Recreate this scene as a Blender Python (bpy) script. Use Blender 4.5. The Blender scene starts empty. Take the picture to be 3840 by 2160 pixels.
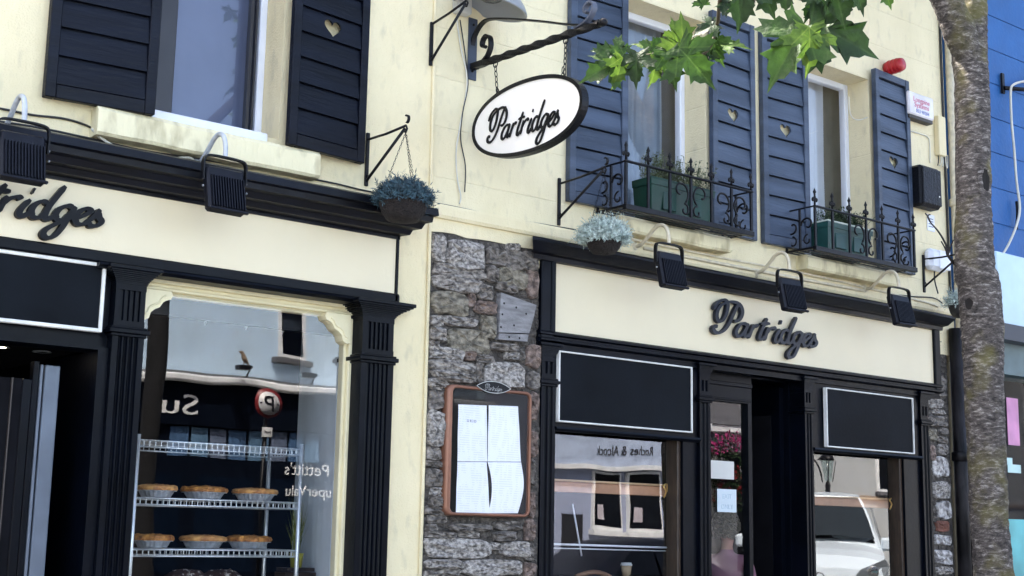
import bpy, bmesh, math, random
from math import sin, cos, pi, radians, sqrt
from mathutils import Vector, Matrix, noise
random.seed(7)
scene = bpy.context.scene
COL = scene.collection

# ------------------------------------------------------------------ camera
D, EYE, ZG = 6.5, 1.6, 0.3          # metres from the shop front, lens height, pavement level
YAW, PITCH, ROLL, FPX = 0.668043805, 0.17803538, 0.0187346221, 5128.50178
cy_, sy_, cp_, sp_ = cos(YAW), sin(YAW), cos(PITCH), sin(PITCH)
FW = Vector((sy_*cp_, cy_*cp_, sp_)); R0 = Vector((cy_, -sy_, 0)); U0 = R0.cross(FW)
RT = R0*cos(ROLL) + U0*sin(ROLL); UP = U0*cos(ROLL) - R0*sin(ROLL)
CAM = Vector((0, -D, EYE))
cd = bpy.data.cameras.new('camera'); cam = bpy.data.objects.new('camera', cd); COL.objects.link(cam)
cd.sensor_width = 36.0; cd.lens = 36.0*FPX/3840.0; cd.clip_end = 600; cd.clip_start = 0.05
m3 = Matrix((RT, UP, -FW)).transposed()
cam.matrix_world = Matrix.Translation(CAM) @ m3.to_4x4()
scene.camera = cam
scene.render.resolution_x, scene.render.resolution_y = 1024, 576

# ------------------------------------------------------------------ sky, sun, exposure
SUN_EL, SUN_AZ = radians(58), radians(-32)       # sun stands behind the shops: the street front is in open shade
world = bpy.data.worlds.new('World'); scene.world = world; world.use_nodes = True
nt = world.node_tree; bg = nt.nodes['Background']
sky = nt.nodes.new('ShaderNodeTexSky'); sky.sky_type = 'NISHITA'; sky.sun_disc = False
sky.sun_elevation = SUN_EL; sky.sun_rotation = SUN_AZ; sky.dust_density = 5.0; sky.air_density = 0.75; sky.ozone_density = 0.1
nt.links.new(sky.outputs[0], bg.inputs[0]); bg.inputs[1].default_value = 0.15
sun_dir = Vector((sin(SUN_AZ)*cos(SUN_EL), cos(SUN_AZ)*cos(SUN_EL), sin(SUN_EL)))
sl = bpy.data.lights.new('sun', 'SUN'); sl.energy = 5.0; sl.angle = radians(0.6); sl.color = (1.0, 0.95, 0.87)
so = bpy.data.objects.new('sun', sl); COL.objects.link(so)
so.rotation_euler = sun_dir.to_track_quat('Z', 'Y').to_euler()
so.location = sun_dir*60
vs = scene.view_settings
scene.display_settings.display_device = 'sRGB'
vs.view_transform = 'Standard'; vs.look = 'None'; vs.gamma = 1.0; vs.use_curve_mapping = False
vs.exposure = 2.4
scene.cycles.max_bounces = 8; scene.cycles.transparent_max_bounces = 12; scene.cycles.sample_clamp_indirect = 6.0

# ------------------------------------------------------------------ photo pixel -> place
def ray(q):
    return FW + RT*((q[0]-1920)/FPX) - UP*((q[1]-1080)/FPX)
def W(q, y=0.0):                       # point of a pixel on a plane parallel to the shop front
    d = ray(q); return CAM + d*((y+D)/d.y)
def WX(q, x):                          # ... on a plane at right angles to it
    d = ray(q); return CAM + d*(x/d.x)
def WD(q, dist):                       # ... at a distance from the lens
    d = ray(q); return CAM + d*dist
def T(c, r, x, y): return (c*960 + x/2.0125, r*720 + y/2.0125)
def Z0(z, y): return EYE + (z-EYE)*(D+y)/D     # height seen at z on the front plane, moved to depth y
def X0(x, y): return x*(D+y)/D

# ------------------------------------------------------------------ materials
MATS = {}
def mat(name, col, rough=0.6, var=0.12, scale=6.0, bump=0.0, bscale=40.0, metallic=0.0, coat=0.0, spec=0.5,
        col2=None, mix=0.5, stretch=(1,1,1), trans=0.0, sheen=0.0, edge=(0.35,0.65)):
    if name in MATS: return MATS[name]
    m = bpy.data.materials.new(name); m.use_nodes = True; n = m.node_tree; N = n.nodes; L = n.links
    b = N['Principled BSDF']
    tc = N.new('ShaderNodeTexCoord'); mp = N.new('ShaderNodeMapping'); mp.inputs['Scale'].default_value = stretch
    L.new(tc.outputs['Object'], mp.inputs['Vector'])
    nz = N.new('ShaderNodeTexNoise'); nz.inputs['Scale'].default_value = scale; nz.inputs['Detail'].default_value = 6
    L.new(mp.outputs[0], nz.inputs['Vector'])
    cr = N.new('ShaderNodeValToRGB'); cr.color_ramp.elements[0].position = edge[0]; cr.color_ramp.elements[1].position = edge[1]
    c = Vector(col); c1 = c*(1-var); c2 = Vector(col2) if col2 else c*(1+var)
    cr.color_ramp.elements[0].color = (*c1, 1); cr.color_ramp.elements[1].color = (*[min(1, v) for v in c2], 1)
    L.new(nz.outputs['Fac'], cr.inputs[0]); L.new(cr.outputs[0], b.inputs['Base Color'])
    b.inputs['Roughness'].default_value = rough; b.inputs['Metallic'].default_value = metallic
    b.inputs['Specular IOR Level'].default_value = spec
    if coat: b.inputs['Coat Weight'].default_value = coat; b.inputs['Coat Roughness'].default_value = 0.15
    if bump:
        n2 = N.new('ShaderNodeTexNoise'); n2.inputs['Scale'].default_value = bscale; n2.inputs['Detail'].default_value = 8
        L.new(mp.outputs[0], n2.inputs['Vector'])
        bp = N.new('ShaderNodeBump'); bp.inputs['Strength'].default_value = bump; bp.inputs['Distance'].default_value = 0.02
        L.new(n2.outputs['Fac'], bp.inputs['Height']); L.new(bp.outputs[0], b.inputs['Normal'])
    if trans:
        tr = N.new('ShaderNodeBsdfTranslucent'); L.new(cr.outputs[0], tr.inputs['Color'])
        mx = N.new('ShaderNodeMixShader'); mx.inputs[0].default_value = trans
        L.new(b.outputs[0], mx.inputs[1]); L.new(tr.outputs[0], mx.inputs[2]); L.new(mx.outputs[0], N['Material Output'].inputs[0])
    MATS[name] = m; return m

def glass_mat(name, base, k, tint=(1,1,1)):
    if name in MATS: return MATS[name]
    m = bpy.data.materials.new(name); m.use_nodes = True; n = m.node_tree; N = n.nodes; L = n.links
    N.remove(N['Principled BSDF'])
    lw = N.new('ShaderNodeLayerWeight'); lw.inputs['Blend'].default_value = 0.5
    pw = N.new('ShaderNodeMath'); pw.operation = 'POWER'; pw.inputs[1].default_value = 3.0; L.new(lw.outputs['Facing'], pw.inputs[0])
    ma = N.new('ShaderNodeMath'); ma.operation = 'MULTIPLY_ADD'; ma.inputs[1].default_value = k; ma.inputs[2].default_value = base; ma.use_clamp = True
    L.new(pw.outputs[0], ma.inputs[0])
    tr = N.new('ShaderNodeBsdfTransparent'); tr.inputs[0].default_value = (*tint, 1)
    gl = N.new('ShaderNodeBsdfGlossy'); gl.inputs['Roughness'].default_value = 0.0
    # old panes are never quite flat
    tc = N.new('ShaderNodeTexCoord'); nz = N.new('ShaderNodeTexNoise'); nz.inputs['Scale'].default_value = 1.6; nz.inputs['Detail'].default_value = 1
    bp = N.new('ShaderNodeBump'); bp.inputs['Strength'].default_value = 0.085; bp.inputs['Distance'].default_value = 0.02
    L.new(tc.outputs['Object'], nz.inputs['Vector']); L.new(nz.outputs['Fac'], bp.inputs['Height']); L.new(bp.outputs[0], gl.inputs['Normal'])
    mx = N.new('ShaderNodeMixShader'); L.new(ma.outputs[0], mx.inputs[0]); L.new(tr.outputs[0], mx.inputs[1]); L.new(gl.outputs[0], mx.inputs[2])
    L.new(mx.outputs[0], N['Material Output'].inputs[0])
    MATS[name] = m; return m

def render_wall(name, col, lines=False, dirt=(0.45,0.40,0.28), rel=0.35):
    # painted render: fine trowel relief, faint stains, and ruled block joints where asked
    m = bpy.data.materials.new(name); m.use_nodes = True; n = m.node_tree; N = n.nodes; L = n.links
    b = N['Principled BSDF']; b.inputs['Roughness'].default_value = 0.75
    g = N.new('ShaderNodeNewGeometry')
    n1 = N.new('ShaderNodeTexNoise'); n1.inputs['Scale'].default_value = 1.7; n1.inputs['Detail'].default_value = 7; n1.inputs['Roughness'].default_value = 0.65
    n2 = N.new('ShaderNodeTexNoise'); n2.inputs['Scale'].default_value = 14; n2.inputs['Detail'].default_value = 8
    n3 = N.new('ShaderNodeTexNoise'); n3.inputs['Scale'].default_value = 90; n3.inputs['Detail'].default_value = 4
    mp = N.new('ShaderNodeMapping'); mp.inputs['Scale'].default_value = (1, 1, 0.45)
    L.new(g.outputs['Position'], mp.inputs['Vector'])
    for k in (n1, n3): L.new(g.outputs['Position'], k.inputs['Vector'])
    L.new(mp.outputs[0], n2.inputs['Vector'])
    cr = N.new('ShaderNodeValToRGB'); cr.color_ramp.elements[0].position = 0.25; cr.color_ramp.elements[1].position = 0.7
    cr.color_ramp.elements[0].color = (col[0]*0.9, col[1]*0.89, col[2]*0.84, 1); cr.color_ramp.elements[1].color = (*[min(.9, c*1.03) for c in col], 1)
    L.new(n1.outputs['Fac'], cr.inputs[0])
    cs = N.new('ShaderNodeValToRGB'); cs.color_ramp.elements[0].position = 0.56; cs.color_ramp.elements[1].position = 0.78
    cs.color_ramp.elements[0].color = (0,0,0,1); cs.color_ramp.elements[1].color = (0.5,0.5,0.5,1)
    L.new(n2.outputs['Fac'], cs.inputs[0])
    mx = N.new('ShaderNodeMix'); mx.data_type = 'RGBA'; mx.inputs['B'].default_value = (*dirt, 1)
    L.new(cs.outputs[0], mx.inputs['Factor']); L.new(cr.outputs[0], mx.inputs['A']); L.new(mx.outputs['Result'], b.inputs['Base Color'])
    ad = N.new('ShaderNodeMath'); ad.operation = 'ADD'; L.new(n3.outputs['Fac'], ad.inputs[0])
    sc = N.new('ShaderNodeMath'); sc.operation = 'MULTIPLY'; sc.inputs[1].default_value = 2.2; L.new(n2.outputs['Fac'], sc.inputs[0]); L.new(sc.outputs[0], ad.inputs[1])
    h = ad.outputs[0]
    if lines:
        sp = N.new('ShaderNodeSeparateXYZ'); L.new(g.outputs['Position'], sp.inputs[0])
        fr = N.new('ShaderNodeMath'); fr.operation = 'WRAP'; fr.inputs[1].default_value = 0.313; fr.inputs[2].default_value = 0.0
        of = N.new('ShaderNodeMath'); of.operation = 'ADD'; of.inputs[1].default_value = -3.69+3.13+0.1565; L.new(sp.outputs[2], of.inputs[0]); L.new(of.outputs[0], fr.inputs[0])
        di = N.new('ShaderNodeMath'); di.operation = 'SUBTRACT'; di.inputs[1].default_value = 0.1565; L.new(fr.outputs[0], di.inputs[0])
        ab = N.new('ShaderNodeMath'); ab.operation = 'ABSOLUTE'; L.new(di.outputs[0], ab.inputs[0])
        ss = N.new('ShaderNodeMapRange'); ss.inputs[1].default_value = 0.0; ss.inputs[2].default_value = 0.006; ss.inputs[3].default_value = -3.0; ss.inputs[4].default_value = 0.0
        L.new(ab.outputs[0], ss.inputs[0])
        a2 = N.new('ShaderNodeMath'); a2.operation = 'ADD'; L.new(h, a2.inputs[0]); L.new(ss.outputs[0], a2.inputs[1]); h = a2.outputs[0]
    bp = N.new('ShaderNodeBump'); bp.inputs['Strength'].default_value = rel; bp.inputs['Distance'].default_value = 0.012
    L.new(h, bp.inputs['Height']); L.new(bp.outputs[0], b.inputs['Normal'])
    MATS[name] = m; return m

CREAM = (0.80, 0.70, 0.46)
wall_cream = render_wall('cream_render', CREAM)
wall_cream_ruled = render_wall('cream_ruled_render', (0.80, 0.71, 0.48), lines=True)
M_fascia = mat('cream_fascia_paint', (0.755, 0.665, 0.465), 0.42, var=0.018, scale=2.5, bump=0.05, bscale=60, stretch=(1.2,1,.8))
M_frame_cream = mat('cream_joinery_paint', (0.80, 0.72, 0.47), 0.45, var=0.05, scale=5, bump=0.06, bscale=50)
M_sill = mat('cream_sill_paint', (0.60, 0.52, 0.31), 0.8, var=0.25, scale=11, bump=0.6, bscale=22, col2=(0.78,0.71,0.47), stretch=(1,1,.35), edge=(0.30,0.5))
M_black = mat('black_gloss_paint', (0.0012, 0.0022, 0.0052), 0.33, var=0.3, scale=5, bump=0.05, bscale=35, spec=0.14)
M_black_worn = mat('black_weathered_paint', (0.0020, 0.0028, 0.0065), 0.42, var=0.5, scale=7, bump=0.18, bscale=30, stretch=(0.4,1,1), spec=0.25)
M_shut_dark = mat('dark_shutter_paint', (0.0025, 0.0040, 0.0095), 0.45, var=0.45, scale=5, bump=0.25, bscale=26, stretch=(0.25,1,2.2), spec=0.2)
M_shut_sheen = mat('sky_sheen_shutter_paint', (0.036, 0.055, 0.094), 0.40, var=0.35, scale=5, bump=0.25, bscale=26, stretch=(0.25,1,2.2), col2=(0.054,0.077,0.124), spec=0.45)  # same dark paint, with its sky sheen put into the base colour
M_iron = mat('black_iron', (0.0030, 0.0034, 0.0055), 0.4, var=0.3, scale=20, bump=0.15, bscale=120, spec=0.25)
M_white = mat('white_upvc', (0.72, 0.74, 0.80), 0.35, var=0.03)
M_silver = mat('white_metal_trim', (0.75, 0.75, 0.72), 0.35, var=0.08, scale=14)
M_board = mat('blackboard', (0.0040, 0.0060, 0.0095), 0.6, var=0.4, scale=2.2, spec=0.10, bump=.05, col2=(0.0055,0.0078,0.0118))
M_alu = mat('aluminium', (0.13, 0.155, 0.20), 0.35, var=0.1, metallic=0.3)
M_chrome = mat('chromed_wire', (0.72, 0.76, 0.78), 0.28, var=0.05, metallic=0.55)
M_foil = mat('foil_tray', (0.62, 0.66, 0.72), 0.35, var=0.12, scale=40, bump=0.3, bscale=60, metallic=0.6)
M_crust = mat('golden_pie_crust', (0.40, 0.11, 0.018), 0.5, var=0.5, scale=26, bump=0.8, bscale=60, col2=(0.76,0.34,0.07))
M_crust2 = mat('pale_pie_crust', (0.46, 0.17, 0.045), 0.55, var=0.3, scale=18, bump=0.5, bscale=50, col2=(0.70,0.36,0.11))
M_cake = mat('chocolate_cake', (0.05, 0.018, 0.012), 0.7, var=0.3, scale=30, bump=0.8, bscale=50, col2=(0.6,0.55,0.48), edge=(0.55,0.62))
M_copper = mat('copper_frame', (0.23, 0.105, 0.065), 0.33, var=0.12, scale=6, metallic=0.4)
M_paper = mat('menu_paper', (0.76, 0.80, 0.90), 0.8, var=0.02)
M_mortar = mat('lime_mortar', (0.060, 0.053, 0.048), 0.95, var=0.35, scale=9, bump=1.0, bscale=35)
M_slate = mat('grey_slab', (0.24, 0.235, 0.24), 0.8, var=0.25, scale=10, bump=0.5, bscale=60, stretch=(1,1,4))
def stone_mat(i, a, b, s): return mat('rubble_stone_%d' % i, a, 0.9, var=0.35, scale=s*2.4, bump=1.0, bscale=44, col2=[v*1.02 for v in b], stretch=(1,1,1.5), edge=(0.36,0.66))
M_stones = [stone_mat(0,(0.125,0.11,0.10),(0.42,0.385,0.345),13), stone_mat(1,(0.16,0.145,0.133),(0.50,0.465,0.425),17), stone_mat(2,(0.09,0.08,0.072),(0.28,0.25,0.22),11),
            stone_mat(3,(0.13,0.115,0.088),(0.32,0.285,0.22),10), stone_mat(4,(0.13,0.095,0.08),(0.32,0.24,0.20),9)]
M_stone_white = mat('limewashed_stone', (0.22,0.20,0.19), 0.9, var=0.4, scale=26, bump=1.0, bscale=34, col2=(0.62,0.60,0.58), edge=(0.36,0.64))
M_stone_red = mat('red_brown_stone', (0.20,0.085,0.06), 0.9, var=0.3, scale=10, bump=0.7)
M_glass = glass_mat('shop_glass', 0.105, 0.75)
M_glass_up = glass_mat('window_glass', 0.09, 0.8)
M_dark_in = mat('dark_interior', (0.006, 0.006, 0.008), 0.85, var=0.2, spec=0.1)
M_white_in = mat('white_interior_panel', (0.74, 0.80, 0.83), 0.6, var=0.04)
M_wood = mat('brown_wood', (0.040, 0.025, 0.015), 0.45, var=0.35, scale=10, stretch=(8,8,1))
M_tan = mat('tan_wood_rail', (0.42, 0.22, 0.12), 0.45, var=0.12, scale=8)
M_brass = mat('brass', (0.72, 0.48, 0.16), 0.3, metallic=0.9)
M_green_pl = mat('green_plastic', (0.006, 0.042, 0.030), 0.4, var=0.2, scale=5)
M_teal_pl = mat('teal_plastic', (0.012, 0.066, 0.062), 0.4, var=0.2, scale=5)
M_red = mat('red_plastic', (0.42, 0.012, 0.018), 0.35, var=0.12)
M_grey_met = mat('grey_enamel', (0.26, 0.28, 0.30), 0.35, var=0.05)
M_conduit = mat('galvanised_pipe', (0.42, 0.45, 0.50), 0.4, var=0.2, scale=20)
M_cond_cream = mat('cream_painted_pipe', (0.62, 0.55, 0.40), 0.5, var=0.15, scale=18)
M_coir = mat('dark_coir', (0.014, 0.010, 0.009), 0.95, var=0.4, scale=40, bump=1.0, bscale=80)
M_cable = mat('black_cable', (0.012,0.012,0.014), 0.5)
M_cable_w = mat('pale_cable', (0.62,0.60,0.52), 0.5)
M_blue = mat('blue_wall_paint', (0.003, 0.085, 0.285), 0.55, var=0.1, scale=3, bump=0.2, bscale=30)
M_ltblue = mat('pale_blue_board', (0.50, 0.66, 0.80), 0.45, var=0.04)

# ------------------------------------------------------------------ mesh builder
ORG = {}
class MB:
    def __init__(s): s.v = []; s.f = []; s.sm = []
    def add(s, vs, fs, smooth=False):
        o = len(s.v); s.v += [Vector(v) for v in vs]; s.f += [[i+o for i in f] for f in fs]; s.sm += [smooth]*len(fs); return s
    def box(s, a, b, bev=0.0):
        x0,y0,z0 = [min(p,q) for p,q in zip(a,b)]; x1,y1,z1 = [max(p,q) for p,q in zip(a,b)]
        if bev <= 0:
            return s.add([(x0,y0,z0),(x1,y0,z0),(x1,y1,z0),(x0,y1,z0),(x0,y0,z1),(x1,y0,z1),(x1,y1,z1),(x0,y1,z1)],
                         [(0,3,2,1),(4,5,6,7),(0,1,5,4),(1,2,6,5),(2,3,7,6),(3,0,4,7)])
        e = min(bev, (x1-x0)*.49, (y1-y0)*.49, (z1-z0)*.49)   # chamfered box
        vs = []; 
        for sx in (0,1):
            for sy in (0,1):
                for sz in (0,1):
                    cx = x1 if sx else x0; cy = y1 if sy else y0; cz = z1 if sz else z0
                    dx = -e if sx else e; dy = -e if sy else e; dz = -e if sz else e
                    vs += [(cx, cy+dy, cz+dz), (cx+dx, cy, cz+dz), (cx+dx, cy+dy, cz)]
        def I(sx,sy,sz,k): return ((sx*2+sy)*2+sz)*3+k
        fs = [(I(0,0,0,0),I(0,0,1,0),I(0,1,1,0),I(0,1,0,0)),(I(1,0,0,0),I(1,1,0,0),I(1,1,1,0),I(1,0,1,0)),
              (I(0,0,0,1),I(1,0,0,1),I(1,0,1,1),I(0,0,1,1)),(I(0,1,0,1),I(0,1,1,1),I(1,1,1,1),I(1,1,0,1)),
              (I(0,0,0,2),I(0,1,0,2),I(1,1,0,2),I(1,0,0,2)),(I(0,0,1,2),I(1,0,1,2),I(1,1,1,2),I(0,1,1,2))]
        for a_ in (0,1):
            for b_ in (0,1):
                fs.append((I(a_,b_,0,0),I(a_,b_,1,0),I(a_,b_,1,1),I(a_,b_,0,1)))
                fs.append((I(a_,0,b_,0),I(a_,1,b_,0),I(a_,1,b_,2),I(a_,0,b_,2)))
                fs.append((I(0,a_,b_,1),I(1,a_,b_,1),I(1,a_,b_,2),I(0,a_,b_,2)))
        for sx in (0,1):
            for sy in (0,1):
                for sz in (0,1): fs.append((I(sx,sy,sz,0),I(sx,sy,sz,1),I(sx,sy,sz,2)))
        return s.add(vs, fs)
    def tube(s, pts, r, n=8, cap=True, closed=False, smooth=True):
        P = [Vector(p) for p in pts]; m = len(P); vs = []; fs = []; up = None
        for i in range(m):
            if closed: t = P[(i+1)%m]-P[i-1]
            else: t = (P[min(i+1,m-1)]-P[max(i-1,0)])
            if t.length < 1e-9: t = Vector((0,0,1))
            t.normalize()
            if up is None:
                up = Vector((0,0,1)) if abs(t.z) < .9 else Vector((1,0,0))
            u = (up - t*up.dot(t)); 
            if u.length < 1e-6: u = t.orthogonal()
            u.normalize(); w = t.cross(u); up = u
            rr = r[i] if isinstance(r,(list,tuple)) else r
            for k in range(n):
                a = 2*pi*k/n; vs.append(P[i] + u*(cos(a)*rr) + w*(sin(a)*rr))
        for i in range(m if closed else m-1):
            j = (i+1) % m
            for k in range(n):
                k2 = (k+1) % n; fs.append((i*n+k, i*n+k2, j*n+k2, j*n+k))
        s.add(vs, fs, smooth)
        if cap and not closed:
            o = len(s.v)-m*n
            s.f.append([o+k for k in range(n)][::-1]); s.sm.append(False)
            s.f.append([o+(m-1)*n+k for k in range(n)]); s.sm.append(False)
        return s
    def lathe(s, prof, n=24, c=(0,0,0), axis='z', smooth=True, cap=True):
        vs = []; fs = []; m = len(prof); c = Vector(c)
        for (r,h) in prof:
            for k in range(n):
                a = 2*pi*k/n
                if axis == 'z': p = Vector((r*cos(a), r*sin(a), h))
                elif axis == 'y': p = Vector((r*cos(a), h, r*sin(a)))
                else: p = Vector((h, r*cos(a), r*sin(a)))
                vs.append(c+p)
        for i in range(m-1):
            for k in range(n):
                k2 = (k+1)%n; fs.append((i*n+k, i*n+k2, (i+1)*n+k2, (i+1)*n+k))
        s.add(vs, fs, smooth)
        if cap:
            o = len(s.v)-m*n
            s.f.append([o+k for k in range(n)]); s.sm.append(False); s.f.append([o+(m-1)*n+k for k in range(n)]); s.sm.append(False)
        return s
    def prism_x(s, prof, x0, x1, mit0=0.0, mit1=0.0):
        # closed (y,z) profile drawn along x; ends may splay with depth (mitre)
        n = len(prof)
        vs = [(x0 + mit0*y, y, z) for y,z in prof] + [(x1 - mit1*y, y, z) for y,z in prof]
        fs = [(i, (i+1)%n, n+(i+1)%n, n+i) for i in range(n)] + [list(range(n))[::-1], list(range(n,2*n))]
        return s.add(vs, fs)
    def prism_z(s, prof, z0, z1):
        n = len(prof)
        vs = [(x,y,z0) for x,y in prof] + [(x,y,z1) for x,y in prof]
        fs = [(i, (i+1)%n, n+(i+1)%n, n+i) for i in range(n)] + [list(range(n))[::-1], list(range(n,2*n))]
        return s.add(vs, fs)
    def xf(s, mtx):
        s.v = [mtx @ v for v in s.v]; return s
    def build(s, name, m, parent=None, smooth=None):
        o3 = ORG.get(parent.name, Vector()) if parent else Vector()
        me = bpy.data.meshes.new(name); me.from_pydata([tuple(v-o3) for v in s.v], [], s.f); me.validate(clean_customdata=False)
        if len(me.polygons) == len(s.sm): me.polygons.foreach_set('use_smooth', s.sm if smooth is None else [smooth]*len(s.sm))
        bm = bmesh.new(); bm.from_mesh(me); bmesh.ops.recalc_face_normals(bm, faces=bm.faces); bm.to_mesh(me); bm.free()
        me.materials.append(m)
        o = bpy.data.objects.new(name, me); COL.objects.link(o)
        if parent: o.parent = parent; ORG[o.name] = o3
        return o
def B(*a, **k): return MB().box(*a, **k)
def tag(o, label=None, cat=None, group=None, kind=None):
    if label: o['label'] = label
    if cat: o['category'] = cat
    if group: o['group'] = group
    if kind: o['kind'] = kind
    return o
def thing(name, label, cat, loc=(0,0,0), group=None):
    o = bpy.data.objects.new(name, None); COL.objects.link(o); o.location = loc; o.empty_display_size = 0.1
    ORG[o.name] = Vector(loc); return tag(o, label, cat, group)
def copy_tree(o, parent=None):
    c = o.copy(); COL.objects.link(c); c.parent = parent
    for ch in list(o.children): copy_tree(ch, c)
    return c
def struct(mb, name, m, parent=None): return tag(mb.build(name, m, parent), kind='structure')
def catmull(pts, k=6, closed=False):
    P = [Vector(p) for p in pts]; out = []; n = len(P)
    for i in range(n if closed else n-1):
        p0 = P[i-1] if (i > 0 or closed) else P[0]; p1 = P[i]; p2 = P[(i+1)%n]; p3 = P[(i+2)%n] if (i+2 < n or closed) else P[-1]
        for j in range(k):
            t = j/k; out.append(0.5*((2*p1)+(p2-p0)*t+(2*p0-5*p1+4*p2-p3)*t*t+(3*p1-p0-3*p2+p3)*t**3))
    if not closed: out.append(P[-1])
    return out
def spiral(c, r0, r1, a0, a1, n=16):      # (u,v) points
    return [(c[0]+(r0+(r1-r0)*i/n)*cos(a0+(a1-a0)*i/n), c[1]+(r0+(r1-r0)*i/n)*sin(a0+(a1-a0)*i/n)) for i in range(n+1)]
def wall_mesh(x0, x1, z0, z1, holes, y=0.0, depth=0.22):
    mb = MB(); xs = sorted({x0,x1,*[h[0] for h in holes],*[h[1] for h in holes]}); zs = sorted({z0,z1,*[h[2] for h in holes],*[h[3] for h in holes]})
    for i in range(len(xs)-1):
        for j in range(len(zs)-1):
            cx, cz = (xs[i]+xs[i+1])/2, (zs[j]+zs[j+1])/2
            if cx < x0 or cx > x1 or cz < z0 or cz > z1: continue
            if any(h[0] < cx < h[1] and h[2] < cz < h[3] for h in holes): continue
            mb.add([(xs[i],y,zs[j]),(xs[i+1],y,zs[j]),(xs[i+1],y,zs[j+1]),(xs[i],y,zs[j+1])], [(0,1,2,3)])
    for a,b,c,d in holes:
        for P in (((a,y,c),(a,y+depth,c),(a,y+depth,d),(a,y,d)), ((b,y,c),(b,y,d),(b,y+depth,d),(b,y+depth,c)), ((a,y,d),(a,y+depth,d),(b,y+depth,d),(b,y,d)), ((a,y,c),(b,y,c),(b,y+depth,c),(a,y+depth,c))):
            mb.add(P, [(0,1,2,3)])
    return mb
# ================================================================== the ground
M_pave = mat('grey_paving', (0.30,0.29,0.27), 0.9, var=0.2, scale=3, bump=0.3)
M_road = mat('asphalt', (0.05,0.05,0.052), 0.9, var=0.25, scale=12, bump=0.4, bscale=120)
struct(B((-40,-150,ZG-0.6),(150,150,ZG-0.204)), 'ground', M_road)
struct(B((-40,-8.2,ZG-0.2),(60,-3.2,ZG-0.12)), 'road', M_road)
struct(B((-40,-3.2,ZG-0.2),(60,6,ZG),bev=0.02), 'pavement', M_pave)
struct(B((-40,-12,ZG-0.2),(60,-8.2,ZG),bev=0.02), 'pavement_opposite', M_pave)

# ================================================================== shared joinery
def heart_pts(n=40, s=1.0):
    out = []
    for i in range(n):
        t = 2*pi*i/n
        out.append((s*sin(t)**3, s*(13*cos(t)-5*cos(2*t)-2*cos(3*t)-cos(4*t)+1.5)/16.0))
    return out
def board_with_heart(x0, x1, z0, z1, hx, hz, hs, yf, yb):
    # a plank with a heart sawn through it; yf(z), yb(z) front and back faces
    H = [(hx+u, hz+v) for u,v in heart_pts(40, hs)]; n = len(H); O = []
    corners = []
    for (px,pz) in H:
        dx, dz = px-hx, pz-hz; 
        L = sqrt(dx*dx+dz*dz) or 1e-6; dx/=L; dz/=L
        t = min(((x1-hx)/dx if dx > 1e-6 else (x0-hx)/dx if dx < -1e-6 else 9), ((z1-hz)/dz if dz > 1e-6 else (z0-hz)/dz if dz < -1e-6 else 9))
        O.append([hx+dx*t, hz+dz*t])
    for cx,cz in ((x0,z0),(x1,z0),(x0,z1),(x1,z1)):
        i = min(range(n), key=lambda k: (O[k][0]-cx)**2+(O[k][1]-cz)**2); O[i] = [cx,cz]
    vs = []; fs = []
    for yy in (yf, yb):
        vs += [(x,yy(z),z) for x,z in O] + [(x,yy(z),z) for x,z in H]
    for i in range(n):
        j = (i+1)%n
        fs += [(i,j,n+j,n+i), (2*n+i,3*n+i,3*n+j,2*n+j), (n+i,n+j,3*n+j,3*n+i), (i,2*n+i,2*n+j,j)]
    return MB().add(vs, fs)
def shutter(parent, x0, x1, z0, z1, m, y_hinge, y_free, hinge, heart=None, n=10, lab=None):
    # framed and boarded shutter, hinge side a little proud of the wall
    sh = MB(); st = 0.052; w = x1-x0
    y_at = lambda x: (y_hinge + (y_free-y_hinge)*((x1-x)/w if hinge == 'r' else (x-x0)/w))
    th = 0.046
    def skew(mb):
        for v in mb.v: v.y += y_at(v.x)
        return mb
    fr = MB()
    fr.box((x0,-th,z0),(x0+st,.0,z1),bev=.004).box((x1-st,-th,z0),(x1,0,z1),bev=.004)
    fr.box((x0+st,-th+.003,z0),(x1-st,-.003,z0+.07),bev=.004).box((x0+st,-th+.003,z1-.06),(x1-st,-.003,z1),bev=.004)
    root = skew(fr).build('shutter', m, parent)
    if lab: root['label'] = lab
    a, b = z0+.074, z1-.064; h = (b-a)/n
    hi = int((heart[1]-a)/h) if heart else -1
    bands = [(a-.01,a+hi*h+.012),(a+(hi+1)*h-.022,b+.01)] if heart else [(a-.01,b+.01)]
    for q0,q1 in bands: skew(B((x0+st-.004,-.010,q0),(x1-st+.004,-.002,q1))).build('gap_shade_backing', M_shut_dark, root)  # dark panel added as the shade in the gaps between boards
    for i in range(n):
        c0, c1 = a+i*h, a+(i+1)*h-.009
        if heart and c0 < heart[1] < c1:
            hs = min(.060, (c1-c0)*.42)
            hz = (c0+c1)/2
            mb = board_with_heart(x0+st+.002, x1-st-.002, c0, c1, heart[0], hz, hs, lambda z: -th+.006+.016*(z-c0)/h, lambda z: -th+.022+.016*(z-c0)/h)
        else:
            mb = MB(); f = -th+.006
            mb.add([(x0+st+.002,f,c0),(x1-st-.002,f,c0),(x1-st-.002,f+.016,c1),(x0+st+.002,f+.016,c1),(x0+st+.002,f+.016,c0),(x1-st-.002,f+.016,c0),(x1-st-.002,f+.032,c1),(x0+st+.002,f+.032,c1)],
                   [(0,1,2,3),(4,7,6,5),(0,4,5,1),(3,2,6,7),(0,3,7,4),(1,5,6,2)])
        skew(mb).build('board', m, root)
    return root
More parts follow.
